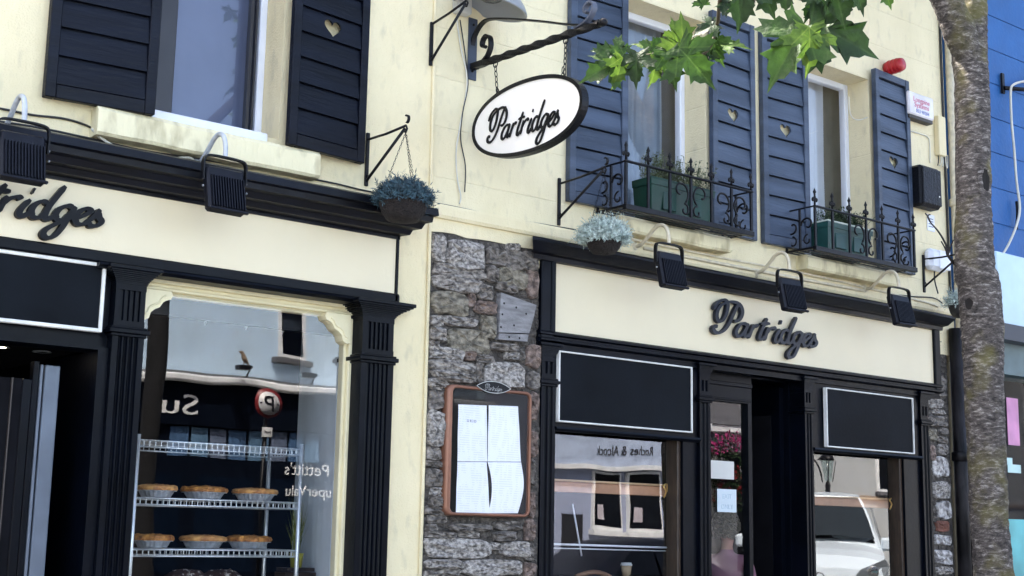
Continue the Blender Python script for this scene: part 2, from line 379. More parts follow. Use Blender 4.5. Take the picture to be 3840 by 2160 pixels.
def sash(parent, x0, x1, z0, z1, y, mul=None, frame_m=None, w=.045, lab=None):
    fm = frame_m or M_white
    win = MB()
    win.box((x0,y,z0),(x0+w,y+.06,z1),bev=.006).box((x1-w,y,z0),(x1,y+.06,z1),bev=.006).box((x0+w,y+.001,z0),(x1-w,y+.059,z0+w),bev=.006).box((x0+w,y+.001,z1-w),(x1-w,y+.059,z1),bev=.006)
    o = win.build('window', fm, parent)
    if lab: o['label'] = lab
    if mul:
        B((mul-.03,y+.004,z0+w),(mul+.03,y+.05,z1-w),bev=.006).build('mullion', fm, o)
    MB().add([(x0+w,y+.03,z0+w),(x1-w,y+.03,z0+w),(x1-w,y+.03,z1-w),(x0+w,y+.03,z1-w)],[(0,1,2,3)]).build('pane', M_glass_up, o)
    return o
def rough_block(a, b, jit=.006, nx=22, seed=0):
    # hand-rendered sill: a bevelled block whose faces wander
    x0,y0,z0 = a; x1,y1,z1 = b; prof = [(y1,z0),(y0+.012,z0),(y0,z0+.015),(y0,z1-.03),(y0+.02,z1-.006),(y1,z1)]
    mb = MB(); n = len(prof); vs = []
    for i in range(nx+1):
        x = x0+(x1-x0)*i/nx; s = .992 if i in (0,nx) else 1
        for k,(y,z) in enumerate(prof):
            d = noise.noise(Vector((x*6+seed, y*6, z*9)))*jit*1.6
            cz = (z0+z1)/2
            vs.append((x, y+(d if k not in (0,5) else 0), cz+(z-cz)*s+d))
    fs = []
    for i in range(nx):
        for k in range(n):
            k2 = (k+1)%n; fs.append((i*n+k,i*n+k2,(i+1)*n+k2,(i+1)*n+k))
    fs += [list(range(n)), [nx*n+k for k in range(n)]]
    return mb.add(vs, fs)
def pilaster(parent, x0, x1, zb, zt, yf, yb, flutes, cap_h, flare, lab=None, zring=None):
    # fluted shaft with frieze block, ring moulding and flared capital
    w = x1-x0; ztop = zt-cap_h
    prof = [(x0,yb),(x0,yf)]; m0 = w*.16; fw = (w-2*m0)/flutes
    for i in range(flutes):
        a = x0+m0+i*fw
        prof += [(a+fw*.12,yf),(a+fw*.3,yf+.012),(a+fw*.5,yf+.016),(a+fw*.7,yf+.012),(a+fw*.88,yf)]
    prof += [(x1,yf),(x1,yb)]
    p = MB().prism_z(prof, zb, ztop-.05).build('pilaster', M_black, parent)
    if lab: p['label'] = lab
    r = MB()
    for k,(g,h0,h1) in enumerate(((.010,-.05,-.035),(.022,-.035,-.012),(.012,-.012,0))):
        r.box((x0-g,yf-g,ztop+h0),(x1+g,yb,ztop+h1-.0005),bev=.003)
    r.build('ring_moulding', M_black, p)
    # frieze block with short flutes
    f = MB(); zc0, zc1 = ztop, zt-.085
    prof2 = [(x0+.004,yb),(x0+.004,yf+.004)]
    for i in range(flutes):
        a = x0+m0+i*fw; prof2 += [(a+fw*.15,yf+.004),(a+fw*.3,yf+.016),(a+fw*.7,yf+.016),(a+fw*.85,yf+.004)]
    prof2 += [(x1-.004,yf+.004),(x1-.004,yb)]
    f.box((x0+.002,yf+.002,zc0),(x1-.002,yb,zc0+.03)).prism_z(prof2, zc0+.03, zc1-.03).box((x0+.002,yf+.002,zc1-.03),(x1-.002,yb,zc1))
    f.build('frieze_block', M_black, p)
    c = MB(); st = 8
    for i in range(st):                       # cavetto capital
        t0, t1 = i/st, (i+1)/st
        g = flare*(1-cos(t1*pi/2))
        c.box((x0-g,yf-g,zc1+(zt-.02-zc1)*t0),(x1+g,yb,zc1+(zt-.02-zc1)*t1-.0004))
    c.box((x0-flare-.012,yf-flare-.012,zt-.02),(x1+flare+.012,yb,zt),bev=.003)
    c.build('capital', M_black, p)
    return p
def framed_board(parent, x0, x1, z0, z1, y, name='chalk_panel', t=.010, lab=None, fm=None):
    p = B((x0+t,y+.006,z0+t),(x1-t,y+.03,z1-t)).build(name, M_board, parent)
    if lab: p['label'] = lab
    f = MB()
    f.box((x0,y-.006,z0),(x0+t,y+.03,z1),bev=.003).box((x1-t,y-.006,z0),(x1,y+.03,z1),bev=.003).box((x0+t,y-.0055,z0),(x1-t,y+.03,z0+t),bev=.003).box((x0+t,y-.0055,z1-t),(x1-t,y+.03,z1),bev=.003)
    f.build('panel_trim', fm or M_silver, p)
    return p

# ================================================================== left shop building
LB = thing('shop_building', 'cream rendered corner shop with pie rack in its window and dark boarded shutters', 'building', (1.5,0,ZG))
wl = wall_mesh(-2.0, 4.497, 2.94, 6.9, [(2.70,3.475,3.71,5.24), (0.2,0.9,3.71,5.24)], 0, .24)
wl.add([(4.27,0,ZG),(4.497,0,ZG),(4.497,0,2.94),(4.27,0,2.94)],[(0,1,2,3)])
wl.add([(4.27,0,ZG),(4.27,.3,ZG),(4.27,.3,2.94),(4.27,0,2.94)],[(0,1,2,3)])
wl.add([(-2,0,ZG),(1.1,0,ZG),(1.1,0,2.94),(-2,0,2.94)],[(0,1,2,3)])
wl.build('wall', wall_cream, LB)
MB().tube([(4.50,-.006,ZG),(4.50,-.009,2),(4.497,-.008,3.36),(4.492,-.008,4.2),(4.483,-.008,5.2),(4.48,-.008,6.9)], .012, 6).build('corner_bead', wall_cream, LB)
rf = MB(); rf.add([(-2,-.25,6.85),(9.78,-.25,6.85),(9.78,4,9.6),(-2,4,9.6),(9.78,8,6.9),(-2,8,6.9),(-2,8,ZG),(9.78,8,ZG)],[(0,1,2,3),(3,2,4,5),(5,4,7,6)])
rf.add([(-2,0,ZG),(-2,8,ZG),(-2,8,6.9),(-2,4,9.6),(-2,0,6.9)],[(0,1,2,3,4)])
rf.build('roof', mat('slate_roof',(0.06,0.06,0.07),0.8,var=0.2), LB)
# upper floor rooms are dark behind the panes
rm = MB(); rm.box((-1.9,.25,3.45),(4.47,3.0,6.8)); rm.f = rm.f[:2]+rm.f[3:]; rm.sm = rm.sm[:5]
rm.build('upper_room', mat('upper_room_paint',(0.10,0.095,0.085),0.9), LB)
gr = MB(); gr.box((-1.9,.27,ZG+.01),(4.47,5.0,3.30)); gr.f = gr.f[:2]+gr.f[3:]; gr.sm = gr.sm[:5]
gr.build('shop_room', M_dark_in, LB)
# upper window
w = sash(LB, 2.70, 3.475, 3.72, 5.24, .20, mul=None, lab='white framed upstairs window with a dark left leaf')
B((2.705,-.02,3.672),(3.40,.20,3.724),bev=.006).build('sill_strip', M_white, w)
M_gask = mat('dark_sash_frame',(0.028,0.028,0.034),.4)
B((2.76,.190,3.765),(2.93,.226,5.19),bev=.006).build('dark_leaf', M_gask, w)
B((3.365,.192,3.765),(3.385,.226,5.19)).build('gasket', M_gask, w); B((3.400,.192,3.765),(3.412,.226,5.19)).build('gasket', M_gask, w)
sl_ = rough_block((2.42,-.10,Z0(3.54,-.1)),(3.69,.12,3.665), seed=3); sl_.build('sill', M_sill, w)
shutter(LB, 2.163, 2.705, 3.66, 5.28, M_shut_dark, -.075, -.012, 'r', lab='near black boarded shutter on the left of the bakery window')
shutter(LB, 3.475, 4.0, 3.66, 5.28, M_shut_dark, -.075, -.012, 'l', heart=(3.745,4.45), lab='near black boarded shutter with a heart cut out')
# shopfront: fascia, cornice, architrave
B((.9,-.02,2.945),(4.255,.05,3.295)).build('fascia_panel', M_fascia, LB)
B((4.258,-.03,2.90),(4.272,.06,3.30)).build('fascia_end_strip', M_black, LB)
prof = [(.02,3.50),(-.16,3.455),(-.24,3.425),(-.245,3.385),(-.215,3.38),(-.21,3.35),(-.17,3.345),(-.15,3.315),(-.10,3.31),(-.085,3.285),(-.03,3.28),(-.03,3.262),(.02,3.262)]
cn = MB().prism_x(prof, .8, 4.26, 0, .55).build('cornice', M_black_worn, LB)
B((.8,-.03,2.885),(4.29,.10,2.944),bev=.008).build('architrave', M_black, LB)
MB().prism_x([(.05,2.884),(-.055,2.884),(-.06,2.872),(-.035,2.858),(.05,2.855)], 2.50, 4.29).build('architrave_moulding', M_black, LB)
pilaster(LB, 2.60, 2.765, ZG, 2.88, -.03, .2, 4, .30, .045, lab='fluted black pilaster between the doorway and the bakery window')
pilaster(LB, 4.045, 4.26, ZG, 2.88, -.03, .2, 5, .30, .075, lab='fluted black pilaster beside the cream wall strip')
# the display window: cream moulded frame with scrolled corner blocks
YF = .07
wf = MB()
for k,(g,dy,hh) in enumerate(((0,0,.022),(.022,.018,.020),(.042,.006,.016),(.058,.03,.022))):
    z1 = 2.862-g; wf.box((2.77,YF+dy,z1-hh),(4.05,YF+.08,z1),bev=.004)
fr = wf.build('display_window', M_frame_cream, LB)
fr['label'] = 'bakery display window in a cream moulded frame'
jb = MB()
for k,(g,dy,hh) in enumerate(((0,0,.03),(.03,.014,.02),(.05,.004,.022),(.072,.028,.022))):
    jb.box((4.098-g-hh,YF+.001+dy,ZG+.45),(4.098-g,YF+.08,2.785),bev=.004)
jb.build('frame_jamb', M_frame_cream, fr)
jl = MB()
for k,(g,dy,hh) in enumerate(((0,0,.03),(.03,.014,.02),(.05,.004,.022))):
    jl.box((2.72+g,YF+.001+dy,ZG+.45),(2.72+g+hh,YF+.08,2.785),bev=.004)
jl.build('frame_jamb', M_frame_cream, fr)
def corner_block(sx, cx, cz):
    # S-scrolled bracket filling the window corner
    top = [(0,0),(.0,-.155),(.018,-.165),(.045,-.150),(.055,-.118),(.075,-.100),(.10,-.088),(.118,-.060),(.135,-.048),(.160,-.040),(.168,-.018),(.160,0)]
    mb = MB(); n = len(top)
    vs = [(cx+sx*u,YF-.012,cz+v) for u,v in top]+[(cx+sx*u,YF+.07,cz+v) for u,v in top]
    mb.add(vs,[(i,(i+1)%n,n+(i+1)%n,n+i) for i in range(n)]+[list(range(n)),list(range(n,2*n))])
    ins = [(.02,-.13),(.035,-.12),(.045,-.095),(.07,-.078),(.095,-.066),(.11,-.04),(.13,-.026)]
    mb.tube([(cx+sx*u,YF-.014,cz+v) for u,v in catmull([(a,b,0) for a,b in ins],4) for u,v in [(u,v)]] if False else [(cx+sx*p.x,YF-.014,cz+p.y) for p in catmull([(a,b,0) for a,b in ins],4)], .006, 6)
    return mb
corner_block(1, 2.775, 2.80).build('corner_block', M_frame_cream, fr)
corner_block(-1, 4.02, 2.80).build('corner_block', M_frame_cream, fr)
MB().add([(2.75,YF+.03,ZG+.45),(4.06,YF+.03,ZG+.45),(4.06,YF+.03,2.80),(2.75,YF+.03,2.80)],[(0,1,2,3)]).build('pane', M_glass, fr)
B((2.70,.0,ZG),(4.06,.2,ZG+.45)).build('stall_riser', M_black, LB)
B((2.60,.215,2.70),(4.10,.26,2.883)).build('window_head', M_black, LB)
# display space behind the glass: white pelmet with two notched flags, white boarded side
pm = B((2.82,.40,2.757),(3.93,.42,3.05)).build('window_pelmet', M_white_in, LB)
MB().tube([(2.82,.395,2.80),(3.93,.395,2.80)],.005,6).build('pelmet_rail', M_alu, pm)
for fx in (3.30,3.55,3.78): MB().add([(fx-.035,.392,2.80),(fx+.035,.392,2.80),(fx-.01,.385,2.70),(fx-.035,.396,2.80),(fx+.035,.396,2.80),(fx-.01,.389,2.70)],[(0,1,2),(3,5,4),(0,2,5,3),(1,4,5,2)]).build('paper_flag', M_white_in, pm)
sd = MB()
for i in range(7):
    y0 = .36+i*.11; sd.box((4.13+i*.03,y0,ZG),(4.16+i*.03,y0+.106,2.9),bev=.006)
sd.build('white_side_boards', M_white_in, LB)
B((2.80,.36,ZG+.3),(4.12,1.05,ZG+.44)).build('display_shelf', M_dark_in, LB)
# doorway with panel over it
framed_board(LB, 1.35, X0(2.556,-.01), 2.54, 2.885, -.01, t=.018, lab='dark panel with a white frame over the bakery doorway')
B((1.1,.035,2.47),(2.60,.16,2.884)).build('door_head', M_black, LB)
B((1.1,.0,2.455),(2.598,.17,2.468)).build('door_head_bead', M_black, LB)
B((2.545,.0,ZG),(2.598,.6,2.455)).build('door_jamb', M_black, LB)
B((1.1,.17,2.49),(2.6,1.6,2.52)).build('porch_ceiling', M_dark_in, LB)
dr = MB()
dr.box((2.245,.16,ZG+.02),(2.29,.22,2.30),bev=.004)
dd = dr.build('door', M_black, LB); dd['label'] = 'half open dark glazed door of the bakery'
B((2.345,.15,ZG+.02),(2.42,.18,2.375),bev=.004).build('door_edge_strip', M_alu, dd)
B((2.322,.148,ZG+.02),(2.336,.19,2.375),bev=.003).build('door_edge_strip', M_alu, dd)
B((2.29,.155,ZG+.02),(2.318,.21,2.39),bev=.003).build('door_edge_strip', M_black, dd)
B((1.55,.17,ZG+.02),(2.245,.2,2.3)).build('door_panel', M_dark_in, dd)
B((2.19,.155,ZG+.02),(2.196,.17,2.30)).build('panel_bead', mat('worn_brown_bead',(0.05,0.04,0.035),.5), dd)
def downlight(x, y, z, on):
    t = thing('downlight', 'small lit downlight in the bakery porch ceiling' if on else 'small unlit downlight in the bakery porch ceiling', 'lamp', (x,y,z))
    MB().lathe([(.045,0),(.05,-.004),(.036,-.006),(.03,.0)],18,(x,y,z)).build('rim', M_grey_met, t)
    if on:
        me = bpy.data.materials.new('lamp_glow'); me.use_nodes = True; b = me.node_tree.nodes['Principled BSDF']
        b.inputs['Emission Color'].default_value = (1,.86,.62,1); b.inputs['Emission Strength'].default_value = 9
    else: me = M_dark_in
    MB().lathe([(.0005,-.003),(.032,-.003)],16,(x,y,z),cap=False).build('lens', me, t)
downlight(2.235,.52,2.489,True); downlight(2.46,.55,2.489,False)

# ================================================================== right shop building
RB = thing('shop_building', 'pale cream ruled building with stone pier, two upstairs windows and four navy shutters', 'building', (7,0,ZG))
H1, H2 = (6.045,6.852,3.70,5.25), (7.905,8.735,3.70,5.25)
wr = wall_mesh(4.503, 9.775, 3.44, 6.9, [H1,H2], 0.0, .24)
wr.add([(9.775,0,ZG),(9.775,.3,ZG),(9.775,.3,6.9),(9.775,0,6.9)],[(0,1,2,3)])
wr.build('wall', wall_cream_ruled, RB)
# lower edge of the render over the stones breaks unevenly
lo = MB(); n = 60; vs = []
for i in range(n+1):
    x = 4.503+(9.775-4.503)*i/n; vs += [(x,-.012,3.44),(x,-.012,(3.355 + .018*noise.noise(Vector((x*7,1,2))) + (0 if x < 5.35 else -.25))),(x,.05,(3.355 + .018*noise.noise(Vector((x*7,1,2)))+ (0 if x < 5.35 else -.25)))]
lo.add(vs,[(3*i+k,3*i+3+k,3*i+4+k,3*i+1+k) for i in range(n) for k in (0,1)])
lo.build('render_skirt', wall_cream, RB)
MB().prism_x([(.0,3.525),(-.035,3.52),(-.04,3.505),(-.04,3.455),(-.03,3.437),(.0,3.437)], 4.503, 9.775).build('string_course', wall_cream, RB)
rm = MB(); rm.box((4.6,.25,3.45),(9.7,3.0,6.8)); rm.f = rm.f[:2]+rm.f[3:]; rm.sm = rm.sm[:5]
rm.build('upper_room', MATS['upper_room_paint'], RB)
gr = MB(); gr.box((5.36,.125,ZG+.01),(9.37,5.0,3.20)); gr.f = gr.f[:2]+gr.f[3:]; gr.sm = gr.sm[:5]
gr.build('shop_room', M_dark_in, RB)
for (a,b,c,d),lb,sd_ in ((H1,'white framed upstairs window behind the first iron window guard',5),(H2,'white framed upstairs window beside the alarm box',9)):
    w = sash(RB, a, b, c+.02, d, .20, mul=None, lab=lb, w=.05)
    B((a+.05,.232,c+.02),(a+.075,.245,d-.05)).build('glazing_bead', M_white, w)
    s = rough_block((a-.10,-.115,Z0(3.597,-.115)),(b+.14,.19,3.675), seed=sd_, jit=.004); s.build('sill', M_sill, w)
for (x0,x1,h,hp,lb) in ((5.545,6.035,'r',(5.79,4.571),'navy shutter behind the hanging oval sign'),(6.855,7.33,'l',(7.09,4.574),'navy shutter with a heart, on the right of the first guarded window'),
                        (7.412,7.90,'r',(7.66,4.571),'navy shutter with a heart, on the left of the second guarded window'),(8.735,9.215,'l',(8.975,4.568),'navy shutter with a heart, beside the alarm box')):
    shutter(RB, x0, x1, 3.705, 5.33, M_shut_sheen, -.028, -.004, h, heart=hp, n=10, lab=lb)
# shopfront
B((5.44,-.015,2.85),(9.46,.05,3.30)).build('fascia_panel', M_fascia, RB)
B((5.335,-.04,2.80),(5.441,.05,3.33),bev=.006).build('fascia_side', M_black, RB); B((9.455,-.04,2.80),(9.53,.05,3.33),bev=.006).build('fascia_side', M_black, RB)
B((5.41,-.05,2.84),(5.446,.04,3.30),bev=.006).build('fascia_bead', M_black, RB)
MB().prism_x([(.02,3.445),(-.15,3.40),(-.165,3.385),(-.165,3.375),(-.10,3.325),(-.06,3.318),(-.055,3.29),(.02,3.288)], 5.30, 9.53, .9, .25).build('cornice', M_black_worn, RB)
MB().prism_x([(.05,2.85),(-.035,2.85),(-.05,2.838),(-.05,2.826),(-.03,2.818),(-.03,2.806),(-.06,2.798),(-.06,2.786),(-.02,2.775),(-.02,2.74),(.05,2.74)], 5.32, 9.53).build('architrave', M_black, RB)
for x0,x1,lb in ((5.36,5.475,'slim black pilaster beside the stone pier'),(6.755,6.86,'slim black pilaster left of the cafe door'),(7.85,7.94,'slim black pilaster right of the cafe door'),(9.26,9.375,'slim black pilaster beside the narrow stone strip')):
    pilaster(RB, x0, x1, ZG, 2.775, -.02, .12, 2, .22, .022, lab=lb)
framed_board(RB, 5.485, 6.668, 2.29, 2.735, -.035, lab='blackboard panel with white trim over the long cafe window')
framed_board(RB, 8.075, 9.14, 2.272, 2.712, -.035, lab='blackboard panel with white trim over the right cafe window')
for (a,b) in ((5.476,6.754),(7.941,9.259)):
    hd = B((a,.0,2.245),(b,.12,2.739)).build('window_head', M_black, RB)
    MB().prism_x([(.0,2.262),(-.03,2.262),(-.034,2.248),(-.02,2.236),(.0,2.232)], a, b).build('head_moulding', M_black, hd)
def shop_window(x0, x1, zt, jamb, yy, lab):
    o = MB().box((x1,yy-.06,ZG+.5),(x1+.032,yy+.05,zt),bev=.004).build('shop_window', M_wood, RB); o['label'] = lab
    MB().add([(x0,yy,ZG+.5),(x1,yy,ZG+.5),(x1,yy,zt),(x0,yy,zt)],[(0,1,2,3)]).build('pane', M_glass, o)
    B((x1+.032,yy-.08,ZG+.5),(jamb,yy+.06,zt)).build('jamb', M_black, o)
    B((x0-.02,yy-.08,ZG),(jamb,yy+.06,ZG+.5)).build('stall_riser', M_black, o)
shop_window(5.46, 6.585, 2.25, 6.756, .085, 'long cafe window with a tan rail across the glass')
shop_window(7.93, 9.02, 2.25, 9.262, .085, 'right cafe window reflecting a parked white van')
# entrance: glazed leaf on the left, open leaf swung into the dark lobby on the right
B((7.835,.12,ZG),(7.87,.75,2.74)).build('entrance_side_panel', M_black, RB)
B((6.76,.12,2.735),(7.87,.9,2.76)).build('entrance_soffit', M_black, RB)
for k in range(4): B((7.832,.20+k*.20,ZG),(7.837,.215+k*.20,2.73)).build('panel_bead', M_black, RB)
dd = MB().box((6.80,.09,2.545),(7.40,.15,2.734)).build('door', M_black, RB); dd['label'] = 'black glazed cafe door leaf with two notices taped to the glass'
B((7.362,.091,ZG),(7.40,.149,2.545)).build('door_stile', M_black, dd); B((6.80,.091,ZG),(6.87,.149,2.545)).build('door_stile', M_black, dd)
B((6.87,.092,ZG),(7.362,.148,ZG+.5)).build('door_panel', M_black, dd)
B((6.84,.078,2.655),(7.40,.092,2.685),bev=.004).build('door_rail_bead', M_black, dd); B((6.84,.08,2.555),(7.38,.092,2.57),bev=.003).build('door_rail_bead', M_black, dd)
MB().add([(6.86,.125,ZG+.5),(7.365,.125,ZG+.5),(7.365,.125,2.55),(6.86,.125,2.55)],[(0,1,2,3)]).build('pane', M_glass, dd)
od = B((7.78,.16,ZG+.02),(7.822,.80,2.70)).build('door', M_black, RB); od['label'] = 'cafe door leaf swung open into the dark lobby'
B((7.775,.24,ZG+.9),(7.781,.70,2.5)).build('door_panel', M_dark_in, od)

# ---------------------------------------------------------------- rubble stone
pier = B((4.503,-.004,ZG),(5.37,.3,3.37)).build('stone_pier', M_mortar, RB); pier['label'] = 'rubble stone pier behind the copper menu case'
strip = B((9.375,.0,ZG),(9.665,.3,3.40)).build('stone_strip', M_mortar, RB); strip['label'] = 'narrow strip of rubble stone beside the drainpipes'
def stone(parent, x0, x1, z0, z1, m, seed, proud, name='stone', lab=None, rough=1.0):
    if parent.name.startswith('stone_pier'): x0 = max(x0,4.509)
    rnd = random.Random(seed); n = 14; cx, cz = (x0+x1)/2, (z0+z1)/2; hx, hz = (x1-x0)/2, (z1-z0)/2
    sk = rnd.uniform(-.12,.12)*hz
    ring = []
    for i in range(n):
        a = 2*pi*(i+.5)/n; p = 4.2
        u = math.copysign(abs(cos(a))**(2/p), cos(a)); v = math.copysign(abs(sin(a))**(2/p), sin(a))
        j = 1+rnd.uniform(-.13,.09)*rough
        xx = cx+hx*u*j
        if parent.name.startswith('stone_pier'): xx = max(xx,4.507)
        ring.append((xx, cz+hz*v*(1+rnd.uniform(-.16,.10)*rough)+sk*u))
    vs = []; L = [(1.0,.0,0),(.985,-.6,0),(.91,-.95,.10),(.5,-1.0,.22)]
    for s,d,jj in L:
        for (x,z) in ring:
            vs.append((cx+(x-cx)*s, .004+proud*d*(1+rnd.uniform(-jj,jj)*2*rough), cz+(z-cz)*s))
    vs.append((cx,-proud*(1+rnd.uniform(-.3,.3)*rough),cz)); fs = []
    for r in range(3):
        for i in range(n): fs.append((r*n+i, r*n+(i+1)%n, (r+1)*n+(i+1)%n, (r+1)*n+i))
    for i in range(n): fs.append((3*n+i,3*n+(i+1)%n,4*n))
    o = MB().add(vs, fs).build(name, m, parent)
    if lab: o['label'] = lab
    return o
S1 = [(78,30,222,290,1),(250,90,580,370,1),(600,170,765,330,2),(770,190,930,370,2),(790,130,885,190,1),(90,318,590,425,0),(105,432,560,560,0),(600,330,690,480,2),(720,345,960,530,3),
      (85,565,430,770,3),(435,575,482,690,4),(500,650,690,760,4),(520,500,640,640,2),(970,370,1060,620,4),(690,490,870,565,2),(85,780,205,870,0),(212,795,520,872,0),(85,885,225,1000,0),(245,905,620,1135,3),
      (545,785,672,1000,3),(85,1010,165,1068,0),(90,1078,395,1185,1),(402,1108,482,1185,4),(490,1140,670,1205,2),(760,1110,878,1175,1),(890,1080,935,1180,2),(80,1192,510,1285,0),(110,1290,505,1372,0),
      (565,1205,960,1440,1),(965,1050,1078,1250,4),(970,1290,1075,1440,2),(70,1385,260,1449,0),(640,1035,880,1095,2),(510,1215,560,1390,2),(930,200,1050,360,2)]
for i,(a,b,c,d,k) in enumerate(S1):
    p, q = W((1580+a/2.416, 860+b/2.416), -.03), W((1580+c/2.416, 860+d/2.416), -.03)
    zc = W((1580+(a+c)/2/2.416, 860+(b+d)/2/2.416), -.03).z; hz = (d-b)/2.416/2*(q.x-p.x)/((c-a)/2.416)*1.0
    sc = abs(W((1580+(a+c)/2/2.416, 860+b/2.416), -.03).z - W((1580+(a+c)/2/2.416, 860+d/2.416), -.03).z)/2
    stone(pier, p.x-.008, q.x+.008, zc-sc-.006, zc+sc+.006, M_stones[k], 100+i, .034+.018*((i*7)%5)/5)
S2 = [(30,30,200,105,0),(210,0,400,52,0),(30,115,185,250,2),(30,262,182,520,1),(40,528,150,620,0),(20,628,165,665,2),(20,685,165,808,2),(70,815,165,878,1),(60,884,165,948,2),(25,955,185,1008,2),(45,1015,195,1068,2),(40,1080,115,1122,2),
      (765,140,845,340,4),(770,410,828,595,4),(775,612,822,800,2),(770,840,822,1030,4),(30,1135,260,1172,0),(270,1135,425,1172,0),(520,1130,690,1200,2),(10,1182,500,1322,1),(508,1212,568,1258,1),(575,1205,790,1312,1),
      (745,1040,818,1195,4),(10,1332,298,1394,1),(305,1328,728,1449,1),(738,1252,815,1340,2),(738,1352,820,1449,4),(10,1402,298,1449,0),(200,1080,500,1128,2),(530,1060,730,1120,2)]
for i,(a,b,c,d,k) in enumerate(S2):
    f = lambda x,y: W((1580+x/1.906, 1400+y/1.906), -.03)
    zc = f((a+c)/2,(b+d)/2).z; sc = abs(f((a+c)/2,b).z-f((a+c)/2,d).z)/2
    stone(pier, f(a,(b+d)/2).x, f(c,(b+d)/2).x, zc-sc-.005, zc+sc+.005, M_stones[k], 300+i, .034+.018*((i*3)%5)/5)
M_stone_pack = mat('dark_packing_stone',(0.05,0.044,0.04),.95,var=.3,scale=30,bump=.9,bscale=40,col2=(0.13,0.115,0.10))
rr = random.Random(15); rz = 3.36
while rz > 1.30:                                      # small packing stones deep in the joints
    h = rr.uniform(.045,.085); x = 4.505
    while x < 5.33:
        wd = rr.uniform(.05,.16); stone(pier, x, min(x+wd,5.365), rz-h, rz-.004, M_stone_pack, rr.randrange(9999), .012, name='packing_stone'); x += wd+.004
    rz -= h
rz = 1.34; rr = random.Random(5)
while rz > ZG+.05:                                    # courses carry on down to the pavement
    h = rr.uniform(.07,.15); x = 4.51
    while x < 5.3:
        wd = rr.uniform(.12,.34); stone(pier, x, min(x+wd,5.36), rz-h, rz-.012, M_stones[rr.randrange(4)], rr.randrange(9999), .035); x += wd+.015
    rz -= h
# the flat slab with old fixing holes
f = lambda x,y,yy=-.03: W((1580+x/2.416, 860+y/2.416), yy)
sl = MB(); oc = [(705,575),(1025,690),(1000,800),(960,945),(685,935)]; o3 = [f(*q) for q in oc]
sl.add([(p.x,-.05,p.z) for p in o3]+[(p.x,.0,p.z) for p in o3],[list(range(5)),list(range(5,10))]+[(i,(i+1)%5,5+(i+1)%5,5+i) for i in range(5)])
slab = sl.build('flat_slab', M_slate, pier); slab['label'] = 'flat grey slab full of old fixing holes'
o3 = [f(*q) for q in [(690,945),(958,955),(945,1020),(685,998)]]
MB().add([(p.x,-.046,p.z) for p in o3]+[(p.x,.0,p.z) for p in o3],[(0,1,2,3),(4,5,6,7)]+[(i,(i+1)%4,4+(i+1)%4,4+i) for i in range(4)]).build('stone', M_slate, pier)
M_hole = mat('hole_shadow', (0.01,0.009,0.009), 1.0)
for k,(a,b) in enumerate(((750,670),(735,770),(722,885),(840,870),(860,708),(950,765),(800,975),(893,985))):
    p = f(a,b,-.05); MB().lathe([(.0005,0),(.007,0),(.009,.006)],8,(p.x,-.0505 if b < 940 else -.0465,p.z),axis='y',cap=False).build('fixing_hole', M_hole, slab)
S3 = [(175,180,300,252,0),(220,258,310,295,1),(182,298,330,385,2),(187,390,250,480,3),(258,388,330,440,2),(250,450,330,500,2),(197,510,242,630,4),(258,505,330,588,0),(225,597,335,750,'w'),(215,770,350,900,1),(250,912,355,1045,'w'),(240,1052,345,1135,'r'),(226,1150,357,1232,'w'),(230,1262,365,1372,'w'),(240,1378,367,1440,1),(250,20,318,170,2)]
rr = random.Random(25); rz = 3.38
while rz > 1.0:
    h = rr.uniform(.05,.09); x = 9.38
    while x < 9.63:
        wd = rr.uniform(.06,.16); stone(strip, x, min(x+wd,9.66), rz-h, rz-.004, M_stone_pack, rr.randrange(9999), .012, name='packing_stone'); x += wd+.004
    rz -= h
for i,(a,b,c,d,k) in enumerate(S3):
    f2 = lambda x,y: W((3380+x/1.906, 1400+y/1.906), -.01)
    zc = f2((a+c)/2,(b+d)/2).z; sc = abs(f2((a+c)/2,b).z-f2((a+c)/2,d).z)/2
    stone(strip, f2(a,(b+d)/2).x, f2(c,(b+d)/2).x, zc-sc, zc+sc, M_stone_white if k == 'w' else M_stone_red if k == 'r' else M_stones[k], 500+i, .03)

# ================================================================== blue building
BB = thing('blue_building', 'bright blue building with a pale blue shop board beyond the tree', 'building', (12,0,ZG))
b_ = B((9.95,.02,4.06),(20,.4,7.6)).build('wall', M_blue, BB)
for i in range(7):
    z = 4.06+.32*(i+.9); MB().box((9.95,.010,z),(20,.03,z+.313),bev=.003).build('wall_board', M_blue, BB)
B((9.93,.06,ZG),(9.96,.4,7.6)).build('end_wall', M_blue, BB)
B((10.3,-.10,3.43),(20,.3,4.055),bev=.01).build('shop_board', M_ltblue, BB)
B((9.95,.0,3.43),(10.298,.3,4.055)).build('corner_board', M_ltblue, BB)
B((9.95,-.14,3.29),(20,.3,3.428)).build('board_base', mat('grey_navy_paint',(0.03,0.035,0.05),0.5), BB)
B((9.95,-.02,3.02),(20,.3,3.288)).build('awning_box', mat('teal_grey_paint',(0.09,0.14,0.15),0.5), BB)
B((9.95,.25,ZG),(20,.32,3.018)).build('shop_back', M_dark_in, BB)
B((9.95,-.02,ZG),(10.05,.25,3.018)).build('corner_post', mat('dark_teal_paint',(0.02,0.05,0.05),0.5), BB)
B((10.05,-.02,ZG),(20,.24,1.80)).build('stall_riser', mat('teal_paint',(0.10,0.42,0.44),0.5,var=0.2,scale=3), BB)
MB().add([(10.05,.04,1.8),(20,.04,1.8),(20,.04,3.018),(10.05,.04,3.018)],[(0,1,2,3)]).build('pane', glass_mat('neighbour_glass',.01,.08), BB)
